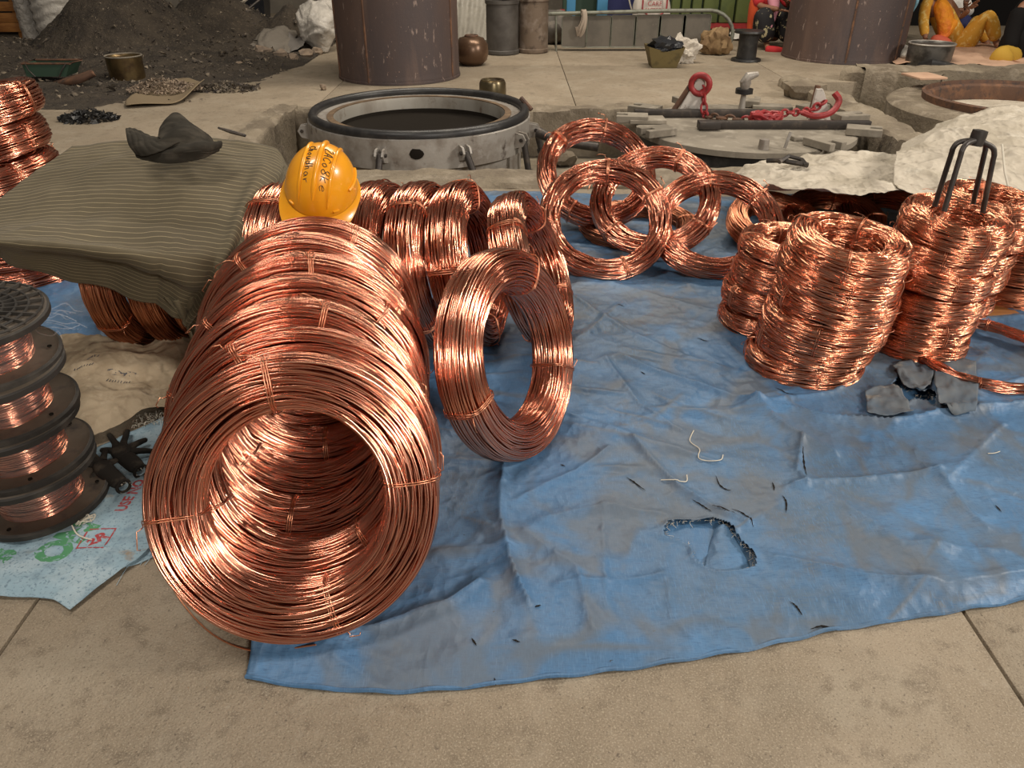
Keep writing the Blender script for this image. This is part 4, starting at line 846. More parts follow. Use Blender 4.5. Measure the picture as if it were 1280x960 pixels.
glove('glove', 'black work glove with spread fingers lying behind the other glove', G_(152, 567, .045), G_(174, 587, .035), [G_(184, 549, .04), G_(192, 564, .032), G_(160, 538, .035), G_(136, 543, .03), G_(126, 563, .028)], .033, G_(155, 570, 0))
glove('glove', 'black work glove curled up against the bottom spool', G_(128, 586, .045), G_(152, 606, .04), [G_(112, 563, .055), G_(105, 580, .045), G_(112, 602, .03), G_(132, 562, .05), G_(148, 575, .05)], .032, G_(130, 592, 0))
# ------------------------------------------------------------------ white sheets at the right
S1 = [[PY(912, 224, 4.75), PY(960, 206, 4.9), PY(1030, 197, 5.0), PY(1110, 198, 5.0), PY(1180, 196, 4.9)],
      [PY(905, 236, 4.55), PY(960, 222, 4.6), PY(1030, 213, 4.65), PY(1110, 213, 4.65), PY(1180, 214, 4.6)],
      [PY(930, 243, 4.3), PY(985, 236, 4.25), PY(1040, 231, 4.3), PY(1100, 230, 4.3), PY(1160, 235, 4.3)],
      [PY(945, 243, 4.12), PY(1000, 241, 3.98), PY(1045, 242, 3.95), PY(1095, 240, 4.0), PY(1150, 243, 4.1)],
      [PY(958, 240, 4.0), PY(1010, 243, 3.85), PY(1050, 252, 3.82), PY(1090, 247, 3.86), PY(1140, 248, 4.0)]]
s1 = tag(cloth('dust_sheet', S1, 90, 120, lambda U, V, G: .045*crumple(G[..., 0]*2.4, G[..., 1]*2.4, 91)+.008*crumple(G[..., 0]*8, G[..., 1]*8, 93)+.02*fbm(G[..., 0]*3.2, G[..., 1]*3.2, 92, 3), WHITESHEET, None, .003), 'flat white woven sheet thrown over dark coils beside the trench', 'sheet')
S2 = [[PY(1135, 184, 4.9), PY(1180, 158, 5.0), PY(1215, 144, 5.05), PY(1270, 138, 5.05), PY(1350, 140, 5.0), PY(1440, 170, 4.9)],
      [PY(1122, 200, 4.5), PY(1165, 180, 4.6), PY(1215, 166, 4.65), PY(1280, 160, 4.65), PY(1360, 165, 4.6), PY(1450, 190, 4.5)],
      [PY(1116, 222, 4.15), PY(1165, 212, 4.2), PY(1225, 205, 4.2), PY(1290, 205, 4.15), PY(1370, 210, 4.1), PY(1460, 230, 4.1)],
      [PY(1120, 240, 3.95), PY(1170, 240, 3.93), PY(1230, 240, 3.88), PY(1290, 244, 3.84), PY(1370, 250, 3.8), PY(1460, 260, 3.9)],
      [PY(1150, 250, 3.85), PY(1190, 262, 3.8), PY(1240, 278, 3.72), PY(1290, 292, 3.68), PY(1370, 300, 3.66), PY(1460, 300, 3.8)],
      [PY(1170, 268, 3.78), PY(1205, 285, 3.72), PY(1248, 305, 3.64), PY(1292, 318, 3.6), PY(1370, 325, 3.6), PY(1460, 320, 3.75)]]
s2 = tag(cloth('dust_sheet', S2, 130, 160, lambda U, V, G: .045*crumple(G[..., 0]*1.9+G[..., 2]*.8, G[..., 1]*1.9+G[..., 2], 95)+.010*crumple(G[..., 0]*6+G[..., 2]*2, G[..., 1]*6+G[..., 2]*3, 97)+.016*fbm(G[..., 0]*4, G[..., 1]*4+G[..., 2]*3, 96, 3), WHITESHEET, None, .003), 'big white woven sheet heaped up behind the iron fork', 'sheet')
MB().tube([PY(1242, 190, 4.05)+Vector((0, -.05, .05)), PY(1246, 222, 3.9)+Vector((0, -.05, .04)), PY(1252, 246, 3.8)+Vector((0, -.06, .03)), PY(1266, 260, 3.74)+Vector((0, -.06, .03)), PY(1290, 264, 3.7)+Vector((0, -.06, .03))], .006, 6).build('tie_cord', THREAD, s2)
MB().tube([PY(958, 207, 4.72)+Vector((0, 0, .03)), PY(975, 211, 4.65)+Vector((0, 0, .05)), PY(1008, 217, 4.55)+Vector((0, 0, .05))], .015, 6).build('strap', DARKSTEEL, s1)
ck = [PY(972, 214, 4.6), PY(984, 207, 4.66), PY(1000, 211, 4.62), PY(1006, 219, 4.52)]
tag(MB().tube([p+Vector((0, 0, .055)) for p in ck], .013, 6).build('iron_hook', DARKSTEEL, org=ck[0]), 'small dark iron hook lying on the flat white sheet', 'hook')
# iron fork with four legs standing in the fork stack
fk = thing('iron_fork', 'four-legged dark iron lifting fork standing in the copper stack by the white sheet', 'fork', (1.73, 2.84, .50))
def fpt(u, v, y): return PY(u, v, y)
cl = fpt(1222, 173, 2.84)
MB().lathe([(.014, -.025), (.025, -.025), (.027, .012), (.026, .028), (.015, .030), (.014, -.025)], 20, cl, (.12, .05, 1)).build('collar', DARKSTEEL, fk)
for (bu, bv, by, ku, kv, ky) in ((1168, 258, 2.80, 1192, 184, 2.82), (1180, 264, 2.74, 1203, 187, 2.77), (1214, 264, 2.92, 1232, 186, 2.90), (1227, 272, 2.86, 1243, 192, 2.84)):
    b_, k_ = fpt(bu, bv, by), fpt(ku, kv, ky); t0 = k_.lerp(b_, .12); mid = k_+(cl-k_)*.22+Vector((0, 0, .012))
    pts = cr_up(np.array([tuple(p) for p in (b_, b_.lerp(t0, .5), t0, k_+Vector((0, 0, -.002)), mid, cl+Vector((0, 0, -.005)))]), 34, 0)
    MB().tube(pts, .0095, 10).build('leg', DARKSTEEL, fk)
tag(MB().box(PY(1228, 402, 3.05)+Vector((.05, .1, -.0)), (.24, .16, .05), Matrix.Rotation(.1, 3, 'Z')).build('wooden_block', WOOD, org=(1.95, 3.1, 0), bevel=.004), 'worn wooden block under the half-hidden copper stack', 'block')
wl = MB(); Rf = random.Random(77)
for k in range(9):
    p = PY(1244+Rf.uniform(-6, 6), 262+Rf.uniform(0, 40), 3.1); wl.tube(cr_up(np.array([tuple(p), tuple(p+Vector((.08, .02, .05+Rf.uniform(-.03, .05)))), tuple(p+Vector((.15, .03, Rf.uniform(-.06, .06)))), tuple(p+Vector((.19, .03, Rf.uniform(-.15, -.02))))]), 20, 0), .0009, 4)
tag(wl.build('wire_tangle', TIE, org=PY(1244, 290, 3.1)), 'few loose wire ends curling out beside the half-hidden stack', 'wire')
# ------------------------------------------------------------------ furnace mouths in the trench
rc = Vector((-.765, 6.64, .035)); RR = .88
fr_ = thing('furnace_mouth', 'round steel furnace mouth with a thick black rubber seal, standing open in the trench', 'furnace', (rc.x, rc.y, -.41))
MB().lathe([(RR-.06, -.36), (RR-.04, -.36), (RR-.04, -.10), (RR+.035, -.10), (RR+.035, .115), (RR+.02, .125), (RR-.16, .125), (RR-.17, .11), (RR-.17, -.05)], 80, rc).build('collar', STEEL, fr_, angle=30)
MB().lathe([(RR-.05, -.41), (RR-.045, -.36), (RR-.045, -.10)], 80, rc).build('shell', RUSTY, fr_, angle=30)
MB().lathe([(RR-.035, .12), (RR-.045, .15), (RR-.028, .178), (RR+.008, .178), (RR+.028, .15), (RR+.024, .12)], 80, rc).build('rubber_seal', BLACKRUB, fr_, angle=60)
MB().lathe([(RR-.172, .13), (RR-.18, .10), (RR-.185, -.02), (RR-.185, -.04)], 80, rc).build('liner', LINER, fr_, angle=40)
MB().lathe([(RR-.12, .132), (RR-.172, .135), (RR-.176, .095)], 80, rc).build('rust_rim', LINERRUST, fr_, angle=60)
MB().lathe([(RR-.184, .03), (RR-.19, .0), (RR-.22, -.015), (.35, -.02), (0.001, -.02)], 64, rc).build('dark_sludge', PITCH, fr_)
for k, a_ in enumerate((-172, -102, -64, -28, -6, 60, 120)):
    t = math.radians(a_); d_ = Vector((math.cos(t), math.sin(t), 0)); n_ = Vector((-d_.y, d_.x, 0)); p = rc+d_*(RR+.03)
    Mx = Matrix((d_, n_, Vector((0, 0, 1)))).transposed()
    lug = MB()
    for s_ in (-.028, .028):
        lug.add([p+Mx @ Vector(q)+n_*s_ for q in [(0, -.008, -.05), (.07, -.008, -.03), (.095, -.008, .02), (.07, -.008, .06), (0, -.008, .07), (0, .008, -.05), (.07, .008, -.03), (.095, .008, .02), (.07, .008, .06), (0, .008, .07)]], [(0, 1, 2, 3, 4), (9, 8, 7, 6, 5)]+[(i, 5+i, 5+(i+1) % 5, (i+1) % 5) for i in range(5)])
    lo = lug.build('clamp_lug', STEEL, fr_, smooth=False)
    c_ = p+d_*.06+Vector((0, 0, .02)); MB().tube([c_-n_*.05, c_+n_*.05], .014, 12).build('pin', DARKSTEEL, lo)
    if a_ in (-102, -64, -28, -6):
        e = c_+d_*(.15 if a_ < -40 else .05)+Vector((.05 if a_ == -64 else 0, 0, -.27 if a_ != -6 else -.18)); ro = MB(); ro.tube([c_, e], .026, 10); ro.build('clamp_bolt', DARKSTEEL, fr_)
        MB().lathe([(.0, -.014), (.042, -.014), (.042, .014), (0, .014)], 6, c_.lerp(e, .93), (e-c_)).build('hex_nut', DARKSTEEL, fr_, smooth=False)
st = MB(); stp = rc+Vector((.06, -RR-.036, .02)); MB().blob(stp, .05, 5, 2, .5, 3, (1.1, .12, .9)).build('tar_stain', PITCH, fr_)
lv = MB().tube([rc+Vector((RR+.1, -.22, .02)), rc+Vector((1.15, -.34, -.03)), rc+Vector((1.45, -.42, -.05))], [.045, .03, .035], 10).build('lever_arm', DARKSTEEL, fr_)
MB().tube([rc+Vector((RR+.05, .12, .13)), rc+Vector((RR-.04, .18, .215))], .02, 8).build('seal_clip', RUSTY, fr_)
# lid
lc = Vector((1.90, 6.50, .045)); LR = .88
ld = thing('furnace_hatch', 'dusty round steel furnace lid with slotted clamps and two lifting eyes', 'hatch', (lc.x, lc.y, -.41))
MB().lathe([(.001, .055), (LR-.02, .05), (LR, .042), (LR, .0), (LR-.05, -.01)], 80, lc).build('plate', DUSTYSTEEL, ld, angle=30)
MB().lathe([(LR-.04, -.01), (LR-.07, -.44)], 64, lc).build('dark_skirt', BLACKRUB, ld)
for y, x0, x1 in ((.30, -.86, .25), (-.14, -.40, .97)):
    MB().box(lc+Vector(((x0+x1)/2, y, .085)), (x1-x0, .055, .06)).build('stiffener_bar', DARKSTEEL, ld, bevel=.004)
MB().box(lc+Vector((-.33, -.17, .09)), (.17, .10, .06)).build('bar_foot', DARKSTEEL, ld, bevel=.004)
for k, (a_, rr_) in enumerate(((-62, .85), (-22, .92), (10, .95), (36, .92), (72, .86), (110, .9), (146, .9), (172, .92), (-155, .86))):
    t = math.radians(a_); q = Matrix.Rotation(t, 4, 'Z'); T_ = Matrix.Translation(lc+Vector((math.cos(t)*rr_, math.sin(t)*rr_, .055)))
    poly = [(-.14, -.085), (.12, -.085), (.12, -.03), (.03, -.03), (.03, .03), (.12, .03), (.12, .085), (-.14, .085)]
    MB().prism(poly, 0, .055, T_ @ q).build('slotted_clamp', DUSTYSTEEL, ld, smooth=False, bevel=.005)
for s_, (x, y) in enumerate(((-.33, .36), (.62, .14))):
    b_ = lc+Vector((x, y, .05)); hgt = .30 if s_ == 0 else .26
    pl = [(-.17, 0), (.10, 0), (.05, hgt), (.0, hgt+.01), (-.03, hgt*.9)] if s_ == 0 else [(-.05, 0), (.14, 0), (.05, hgt*.8), (.02, hgt), (-.03, hgt)]
    Mx = Matrix.Translation(b_) @ Matrix(((1, 0, 0, 0), (0, 0, -1, 0), (0, 1, 0, 0), (0, 0, 0, 1)))
    MB().prism(pl, -.018, .018, Mx).build('lifting_eye', WHITEPAINT, ld, smooth=False, bevel=.004)
    MB().tube([b_+Vector((-.19 if s_ == 0 else -.03, .03, .02)), b_+Vector((-.01, .03, hgt+.02))], .024, 8).build('brace', RUSTY, ld)
MB().lathe([(.0, .12), (.035, .12), (.04, .05), (.055, .05)], 14, lc+Vector((-.06, -.78, 0))).build('bolt', STEEL, ld)
MB().tube([lc+Vector((.09, -.80, .06)), lc+Vector((.12, -.78, .17))], .012, 6).build('pin', STEEL, ld)
vp = MB(); vb = lc+Vector((.12, .55, .05)); vp.tube([vb, vb+Vector((0, 0, .14)), vb+Vector((0, 0, .24)), vb+Vector((.02, 0, .29)), vb+Vector((.10, 0, .31))], [.03, .022, .05, .04, .02], 10); vp.build('valve_pipe', STEEL, ld)
MB().lathe([(.0, -.02), (.075, -.02), (.075, .02), (0, .02)], 16, vb+Vector((0, 0, .17))).build('valve_collar', BLACKRUB, ld)
for k, (x, y, w1, w2) in enumerate(((.42, .66, .34, .16), (-.78, .12, .30, .2), (.3, -.5, .16, .1))):
    MB().box(lc+Vector((x, y, .068)), (w1, w2, .03), Matrix.Rotation(.2*k-.2, 3, 'Z')).build('scrap_plate', DUSTYSTEEL, ld, bevel=.004)
# red lifting chain
ch = thing('lifting_chain', 'red painted lifting chain lying knotted on the furnace lid', 'chain', lc+Vector((0, 0, .06)))
path = [(-.30, .36, .29), (-.28, .31, .22), (-.27, .26, .08), (-.20, .20, .075), (-.08, .10, .08), (.04, .02, .09), (.14, .0, .12), (.22, .06, .09), (.30, .10, .12), (.40, .10, .13), (.50, .12, .13), (.58, .10, .16), (.67, .10, .22)]
pp = cr_up(np.array(path), 27, 0)
for k in range(26):
    a_, b_ = lc+Vector(pp[k]), lc+Vector(pp[k+1]); c_ = (a_+b_)/2; t_ = (b_-a_).normalized(); u_, v_ = frame_from(t_); sd_ = u_ if k % 2 else v_
    R1 = .016; hl_ = (b_-a_).length*.62; lp = []
    for j in range(14):
        an = 2*math.pi*j/14; lp.append(c_+t_*(hl_*math.cos(an))+sd_*(.026*math.sin(an)))
    MB().tube(lp, .0105, 6, closed=True).build('chain_link', REDPAINT if not 5 <= k <= 9 else RUSTY, ch)
MB().torus(lc+Vector((-.32, .33, .31)), (.35, 1, .1), .075, .026, 28, 10).build('shackle_ring', REDPAINT, ch)
kn_ = MB(); Rf = random.Random(3)
for j in range(4):
    lp = [lc+Vector((.17, .0, .11))+Vector((.13*math.cos(a_/12*6.283)*(1-.1*j), .07*math.sin(a_/12*6.283), .035*math.sin(a_/6*6.283+j*1.6))) for a_ in range(12)]; kn_.tube(lp, .018, 7, closed=True)
kn_.build('chain_knot', REDPAINT, ch)
hk = cr_up(np.array([(.50, .12, .13), (.60, .06, .11), (.72, .06, .14), (.78, .10, .22), (.74, .13, .28)]), 22, 0); MB().tube([lc+Vector(p) for p in hk], .026, 8).build('hook', REDPAINT, ch)
# second furnace mouth at the right
r2 = Vector((4.80, 7.55, 0)); R2 = 1.17
f2 = thing('furnace_mouth', 'concrete-rimmed furnace mouth with a rusty iron ring at the right edge', 'furnace', (r2.x, r2.y, -.41))
MB().lathe([(R2-.03, -.41), (R2-.02, -.18), (R2, -.17), (R2+.01, .03), (R2-.03, .06), (.86, .07), (.84, .02)], 80, r2).build('rim', CONCRETE_ROUGH, f2, angle=35)
MB().lathe([(.87, .06), (.88, .13), (.85, .14), (.84, .10), (.80, .11), (.78, .09), (.77, -.02), (.80, -.10)], 80, r2).build('iron_ring', RUSTY, f2, angle=35)
MB().lathe([(.80, -.04), (.4, -.045), (.001, -.04)], 64, r2).build('cover_sheet', PEACHDUST if 'PEACHDUST' in globals() else WHITESHEET, f2)
for k in range(7):
    a_ = 3.4+k*.4; MB().tube([r2+Vector((math.cos(a_)*.8, math.sin(a_)*.8, -.02)), r2+Vector((math.cos(a_)*.62, math.sin(a_)*.62, .03)), r2+Vector((math.cos(a_+.15)*.5, math.sin(a_+.15)*.5, -.03))], .012, 6).build('wire_hoop', RUSTY, f2)
# rubble and stones in the trench
for k, (u, v, s_) in enumerate(((705, 205, .10), (1010, 195, .12), (1050, 180, .15), (1060, 160, .10), (1090, 190, .13), (1030, 140, .12), (690, 158, .08))):
    q = P(u, v, -.40); tag(MB().blob(q+Vector((0, 0, s_*.5)), s_, k+50, 2, .35, 1.6, (1.3, 1, .7)).build('rubble_stone', STONE if k % 2 else CONCRETE_ROUGH, org=q, angle=30), ('lump of rubble lying in the trench by the open furnace mouth', 'lump of rubble in the trench right of the lid', 'larger lump of rubble in the trench right of the lid', 'lump of rubble below the trench corner by the lid', 'lump of rubble against the trench divider wall', 'broken concrete lump at the back corner of the trench', 'small lump of rubble at the back of the trench near the lever')[k], 'stone')
for k, (u, v, s_) in enumerate(((1003, 122, .16), (1022, 118, .10))):
    q = P(u, v, 0); tag(MB().blob(q+Vector((0, 0, s_*.45)), s_, k+70, 2, .35, 1.6, (1.4, 1, .7)).build('rubble_stone', CONCRETE_ROUGH, org=q, angle=30), ('broken concrete block at the end of the trench divider', 'small broken concrete piece beside the trench divider')[k], 'stone')
# ------------------------------------------------------------------ steel retorts
def retort(name, label, c, r, h, seams):
    t = thing(name, label, 'retort', c); c = Vector(c)
    MB().lathe([(r-.03, 0), (r, 0.0), (r+.006, .02), (r+.002, .06), (r, .1), (r, h), (r-.03, h)], 72, c, cap1=True).build('shell', RETORT, t, angle=40)
    for a_ in seams:
        pts = [c+Vector((math.cos(a_)*(r+.002), math.sin(a_)*(r+.002), z)) for z in np.linspace(.02, h-.02, 9)]; MB().tube(pts, .013, 6).build('weld_seam', RUSTY, t)
    MB().lathe([(r, .0), (r+.012, .004), (r+.012, .028), (r, .032)], 72, c).build('base_rim', RETORT, t); return t
retort('steel_retort', 'tall scaled steel retort cylinder behind the open furnace mouth', (-1.305, 9.55, 0), .69, 2.4, (-2.75, -.42, -1.95))
retort('steel_retort', 'scratched brown steel retort cylinder beside the seated people', (4.38, 11.05, 0), .75, 2.4, (-1.85, -.9))
# ------------------------------------------------------------------ ash heaps on the left
hx = np.linspace(-9.4, -2.6, 230); hy = np.linspace(7.6, 14.2, 200); HXm, HYm = np.meshgrid(hx, hy, indexing='ij')
def cone(x, y, h, r, p=1.15): return h*np.clip(1-(np.hypot(HXm-x, (HYm-y)*1.0)/r), 0, 1)**p
HZ = np.maximum.reduce([cone(-5.35, 11.6, 1.15, 1.35, 1.0), cone(-8.1, 10.9, .42, 2.2), cone(-6.9, 10.5, .30, 1.7), cone(-4.45, 12.7, .85, 1.2, 1.0), cone(-3.25, 12.4, .55, .75, 1.0), cone(-7.6, 9.6, .2, 1.9), cone(-4.6, 11.0, .24, 2.4), cone(-3.9, 11.6, .2, 1.4), cone(-6.4, 9.3, .10, 2.2), cone(-5.4, 9.7, .10, 1.6), cone(-5.0, 8.7, .065, 2.2), cone(-3.6, 9.6, .05, 1.5)])
HZ = HZ*(1+.10*pn(HXm*2, HYm*2, 5))+.05*fbm(HXm*3, HYm*3, 9, 4)*np.clip(HZ*8, 0, 1)+.022*pn(HXm*14, HYm*14, 4)*np.clip(HZ*10, 0, 1)-.02
me = mesh_np('ash_heap', np.stack([HXm, HYm, HZ], -1).reshape(-1, 3)-np.array((-5.5, 11, 0)), quads(230, 200)[:, ::-1])
ah = tag(link_mesh('ash_heap', me, ASH, None, (-5.5, 11, 0)), 'sprawling heap of dark ash and swarf on the floor at the back left', 'ash heap')
cm = MB(); Rf = random.Random(31)
def hz(x, y):
    i = min(229, max(0, int((x+9.4)/6.8*229))); j = min(199, max(0, int((y-7.6)/6.6*199))); return HZ[i, j]
for k in range(5200):
    x = Rf.uniform(-9, -2.7); y = Rf.uniform(7.9, 13.6); z = hz(x, y)
    if z < .012 and Rf.random() > .12: continue
    z = max(z, 0); s_ = Rf.choice((.010, .014, .018, .026)) if Rf.random() < .93 else Rf.uniform(.03, .06)
    p = Vector((x, y, z+s_*.3)); q = [Vector((Rf.uniform(-1, 1), Rf.uniform(-1, 1), Rf.uniform(-.6, 1)))*s_ for _ in range(4)]
    cm.add([p+a_ for a_ in q], [(0, 1, 2), (0, 3, 1), (1, 3, 2), (2, 3, 0)])
cm.build('slag_chips', CHIP, ah, smooth=False, kind='stuff')
def chips_pile(label, c, rx, ry, n, s0, mat, seed, h=.05):
    R = random.Random(seed); b = MB(); c = Vector(c)
    for k in range(n):
        a_ = R.uniform(0, 6.28); r = math.sqrt(R.random()); p = c+Vector((math.cos(a_)*r*rx, math.sin(a_)*r*ry, h*(1-r)*R.random()+.008)); s_ = s0*R.uniform(.5, 1.4)
        q = [Vector((R.uniform(-1, 1), R.uniform(-1, 1), R.uniform(-.6, 1)))*s_ for _ in range(5)]; b.add([p+d_ for d_ in q], [(0, 1, 2), (0, 3, 1), (1, 3, 2), (2, 3, 0), (0, 1, 4), (1, 2, 4)])
    return tag(b.build('debris_pile', mat, org=c, smooth=False), label, 'debris', kind='stuff')
chips_pile('small pile of black scraps on the floor beside the left copper pile', P(112, 150, 0), .26, .18, 420, .026, BLACKRUB, 1, .10)
chips_pile('loose dark shavings spilled right of the flattened card', P(282, 112, 0), .36, .22, 700, .02, CHIP, 2, .09)
chips_pile('mixed shavings heaped on the flattened card', P(205, 112, .03), .38, .28, 800, .02, STONE, 3, .13)
# things around the heaps
c0 = P(205, 130, 0); cdm = [[P(158, 126, .02), P(172, 116, .03), P(200, 104, .03), P(236, 98, .05)], [P(156, 129, .02), P(190, 124, .015), P(225, 112, .02), P(250, 103, .05)], [P(157, 132, .03), P(196, 130, .025), P(228, 124, .04), P(256, 100, .11)]]
tag(cloth('card_sheet', cdm, 20, 30, lambda U, V, G: .01*np.sin(V*9), M('brown_card', (.22, .165, .10), .9), None, .006), 'flattened piece of brown card holding shavings on the back floor', 'card')
bk = P(161, 100, 0); bt = thing('metal_bucket', 'short brown metal drum standing at the foot of the ash heap', 'bucket', bk)
MB().lathe([(.175, 0), (.185, .01), (.192, .25), (.198, .255), (.19, .26), (.182, .24), (.178, .235), (.001, .23)], 40, bk, cap0=True).build('drum_body', BRASS, bt, angle=40)
MB().torus(bk+Vector((0, 0, .257)), (0, 0, 1), .192, .008, 40, 6).build('rolled_rim', DUSTYSTEEL, bt)
ty = P(62, 95, .1); tt_ = thing('metal_tray', 'dark green metal tray half buried in the ash heap', 'tray', ty)
MB().add([ty+Vector(p)*.66 for p in ((-.34, -.06, 0), (.30, -.06, 0), (.38, 0, .19), (-.40, 0, .19), (-.30, .36, 0), (.28, .36, 0), (.38, .42, .19), (-.40, .42, .19))], [(0, 1, 2, 3), (1, 5, 6, 2), (5, 4, 7, 6), (4, 0, 3, 7), (0, 4, 5, 1)]).build('tray_body', DKGREEN, tt_, smooth=False)
MB().tube([ty+Vector(p)*.66 for p in ((-.40, 0, .19), (.38, 0, .19), (.38, .42, .19), (-.40, .42, .19))], .012, 6, closed=True).build('tray_rim', RUSTY, tt_)
for x in (-.30, .30): MB().tube([ty+Vector((x*1.1, -.02, .19))*.66, ty+Vector((x*.9, -.08, .10))*.66, ty+Vector((x*.65, -.07, .0))*.66], .007, 5).build('tray_handle', DARKSTEEL, tt_)
sv_ = P(92, 103, .04); tag(cloth('shovel_blade', [[P(60, 104, .02), P(90, 96, .1), P(114, 88, .16)], [P(62, 106, .01), P(92, 101, .08), P(118, 91, .16)], [P(66, 107, .01), P(96, 105, .05), P(120, 94, .13)]], 16, 24, lambda U, V, G: .01*np.sin(U*3), RUSTY, None, .008), 'bent rusty sheet lying in front of the green tray', 'metal sheet')
ru = [(330, 72, .11), (352, 74, .09), (366, 76, .07), (383, 72, .08), (318, 66, .07), (396, 68, .06), (341, 66, .07), (300, 84, .05)]
rl_ = ['grey rubble stone at the foot of the torn plastic', 'dark flat rubble stone right of the grey stone', 'small yellowish rubble stone among the rubble', 'reddish pointed rubble stone in front of the grey plastic sheet', 'rubble stone at the left of the plastic', 'small rubble stone under the hanging white bag', 'rubble stone leaning behind the flat dark one', 'small lone rubble stone left of the rubble']
for k, (u, v, s_) in enumerate(ru):
    q = P(u, v, 0); tag(MB().blob(q+Vector((0, 0, s_*.5)), s_, k+5, 2, .45, 1.4, (1.2, 1, .9)).build('rubble_stone', STONE, org=q, angle=30), rl_[k], 'stone')
pls = [[PY(322, 48, 11.8), PY(350, 36, 12.0), PY(372, 44, 12.0)], [PY(312, 62, 11.3), PY(340, 52, 11.4), PY(366, 54, 11.5)], [PY(316, 70, 11.1), PY(345, 68, 11.1), PY(362, 72, 11.1)]]
tag(cloth('plastic_sheet', pls, 30, 36, lambda U, V, G: .09*crumple(G[..., 0]*2.5, G[..., 2]*4, 7), M('dirty_plastic', (.20, .175, .145), .6, bump=((12, .7, .03),)), None, .004), 'crumpled dirty grey plastic on the rubble', 'plastic sheet')
pl2 = [[PY(360, 42, 11.7), PY(372, 50, 11.7), PY(381, 36, 11.8)], [PY(360, 58, 11.4), PY(372, 58, 11.4), PY(382, 52, 11.5)], [PY(358, 70, 11.15), PY(368, 66, 11.2), PY(380, 58, 11.3)]]
tag(cloth('plastic_sheet', pl2, 24, 24, lambda U, V, G: .04*crumple(G[..., 0]*3, G[..., 2]*4, 9), M('grey_plastic', (.17, .155, .14), .6), None, .004), 'stiff torn piece of grey plastic right of the crumpled plastic', 'plastic sheet')
wb = [[PY(379, 14, 11.9), PY(390, 8, 11.8), PY(402, 6, 11.75), PY(415, 4, 11.9)], [PY(379, 28, 11.7), PY(390, 24, 11.45), PY(404, 22, 11.45), PY(418, 20, 11.7)], [PY(384, 44, 11.6), PY(394, 42, 11.35), PY(406, 42, 11.35), PY(415, 36, 11.6)], [PY(398, 58, 11.5), PY(402, 62, 11.4), PY(405, 63, 11.4), PY(409, 56, 11.5)]]
wbo = tag(cloth('plastic_bag', wb, 40, 40, lambda U, V, G: .12*crumple(G[..., 0]*2.8, G[..., 2]*2.8, 17), PLASTICWHITE, None, .004), 'crumpled white plastic bag hanging beside the tall retort', 'bag')
MB().tube([PY(408, 6, 11.7), PY(416, 12, 11.6), PY(417, 22, 11.6), PY(412, 30, 11.6)], .03, 6).build('twisted_handle', PLASTICWHITE, wbo)
bn = P(323, 36, 0); bno = thing('black_bin', 'black square bin standing against the grey wall at the back', 'bin', bn)
MB().add([bn+Vector(p) for p in ((-.16, -.12, 0), (.16, -.12, 0), (.21, -.16, .52), (-.21, -.16, .52), (-.16, .2, 0), (.16, .2, 0), (.21, .24, .52), (-.21, .24, .52))], [(0, 1, 2, 3), (1, 5, 6, 2), (5, 4, 7, 6), (4, 0, 3, 7), (0, 4, 5, 1)]).build('bin_body', BLACKPLASTIC, bno, smooth=False)
MB().tube([bn+Vector(p) for p in ((-.21, -.16, .52), (.21, -.16, .52), (.21, .24, .52), (-.21, .24, .52))], .018, 6, closed=True).build('bin_rim', DARKSTEEL, bno)
MB().box(bn+Vector((-.02, .04, .56)), (.66, .5, .03)).build('board', GREYPANEL, bno, bevel=.004)
for k, (u0, u1) in enumerate(((336, 342), (345, 352), (361, 367))):
    a_, b_ = PY(u0, -30, 13.2), P(u1, 24, 0); b_ = Vector((b_.x, 12.6, max(.02, PY(u1, 22, 12.6).z)))
    tag(MB().tube([a_, b_], .025 if k == 1 else .018, 8).build('leaning_pole', (TUBEGREY, WOOD, DARKSTEEL)[k] if k != 1 else M('pale_pole', (.36, .31, .24), .7), org=b_), ('grey pole leaning on the back wall, left of the pale pole', 'pale wooden pole leaning on the back wall', 'dark pole leaning on the back wall, right of the pale pole')[k], 'pole')
# wrapped bale and crate at the far left
wr = PY(48, 40, 12.9); bale = thing('wrapped_bale', 'white film-wrapped bale standing behind the ash heap', 'bale', (wr.x, 12.9, 0))
for k, (u0, u1, rr_) in enumerate(((17, 38, .18), (40, 92, .42))):
    xa, xb = PY(u0, 20, 12.9).x, PY(u1, 20, 12.9).x; cx = (xa+xb)/2; r = (xb-xa)/2; n_ = 40; rows = 44; A = np.linspace(0, 2*np.pi, n_); zz = np.linspace(0, 1.5, rows)
    rr2 = r*(1+.05*np.sin(zz[:, None]*46+2.5*np.sin(A[None]*2)+3*np.sin(A[None]))+.05*fbm(np.cos(A)[None]*2+0*zz[:, None], zz[:, None]*4+np.sin(A)[None]*2, 5, 3))
    Vb = np.stack([cx+rr2*np.cos(A)[None], 13.0+rr2*np.sin(A)[None]*.9, zz[:, None]+0*rr2], -1); me = mesh_np('wrapped_roll', Vb.reshape(-1, 3)-np.array((wr.x, 12.9, 0)), quads(rows, n_)); link_mesh('wrapped_roll', me, PLASTICWHITE if k else M('crinkled_film', (.42, .39, .35), .3, bump=((16, .9, .05),)), bale)
ww = PY(8, 20, 13.0); crate = thing('wooden_crate', 'orange wooden slatted crate at the far left edge', 'crate', (ww.x, 13.0, 0))
for v in (8, 22, 34):
    z = PY(8, v, 13.0).z; MB().box((ww.x-.25, 13.0, z), (.9, .05, .13)).build('slat', WOOD, crate, bevel=.006)
for x in (-.66, .14): MB().box((ww.x+x, 13.06, .55), (.10, .08, 1.1)).build('post', WOOD, crate, bevel=.006)
MB().box((ww.x-.25, 13.5, .5), (.9, .05, 1.0)).build('back_board', DARKWALL, crate)
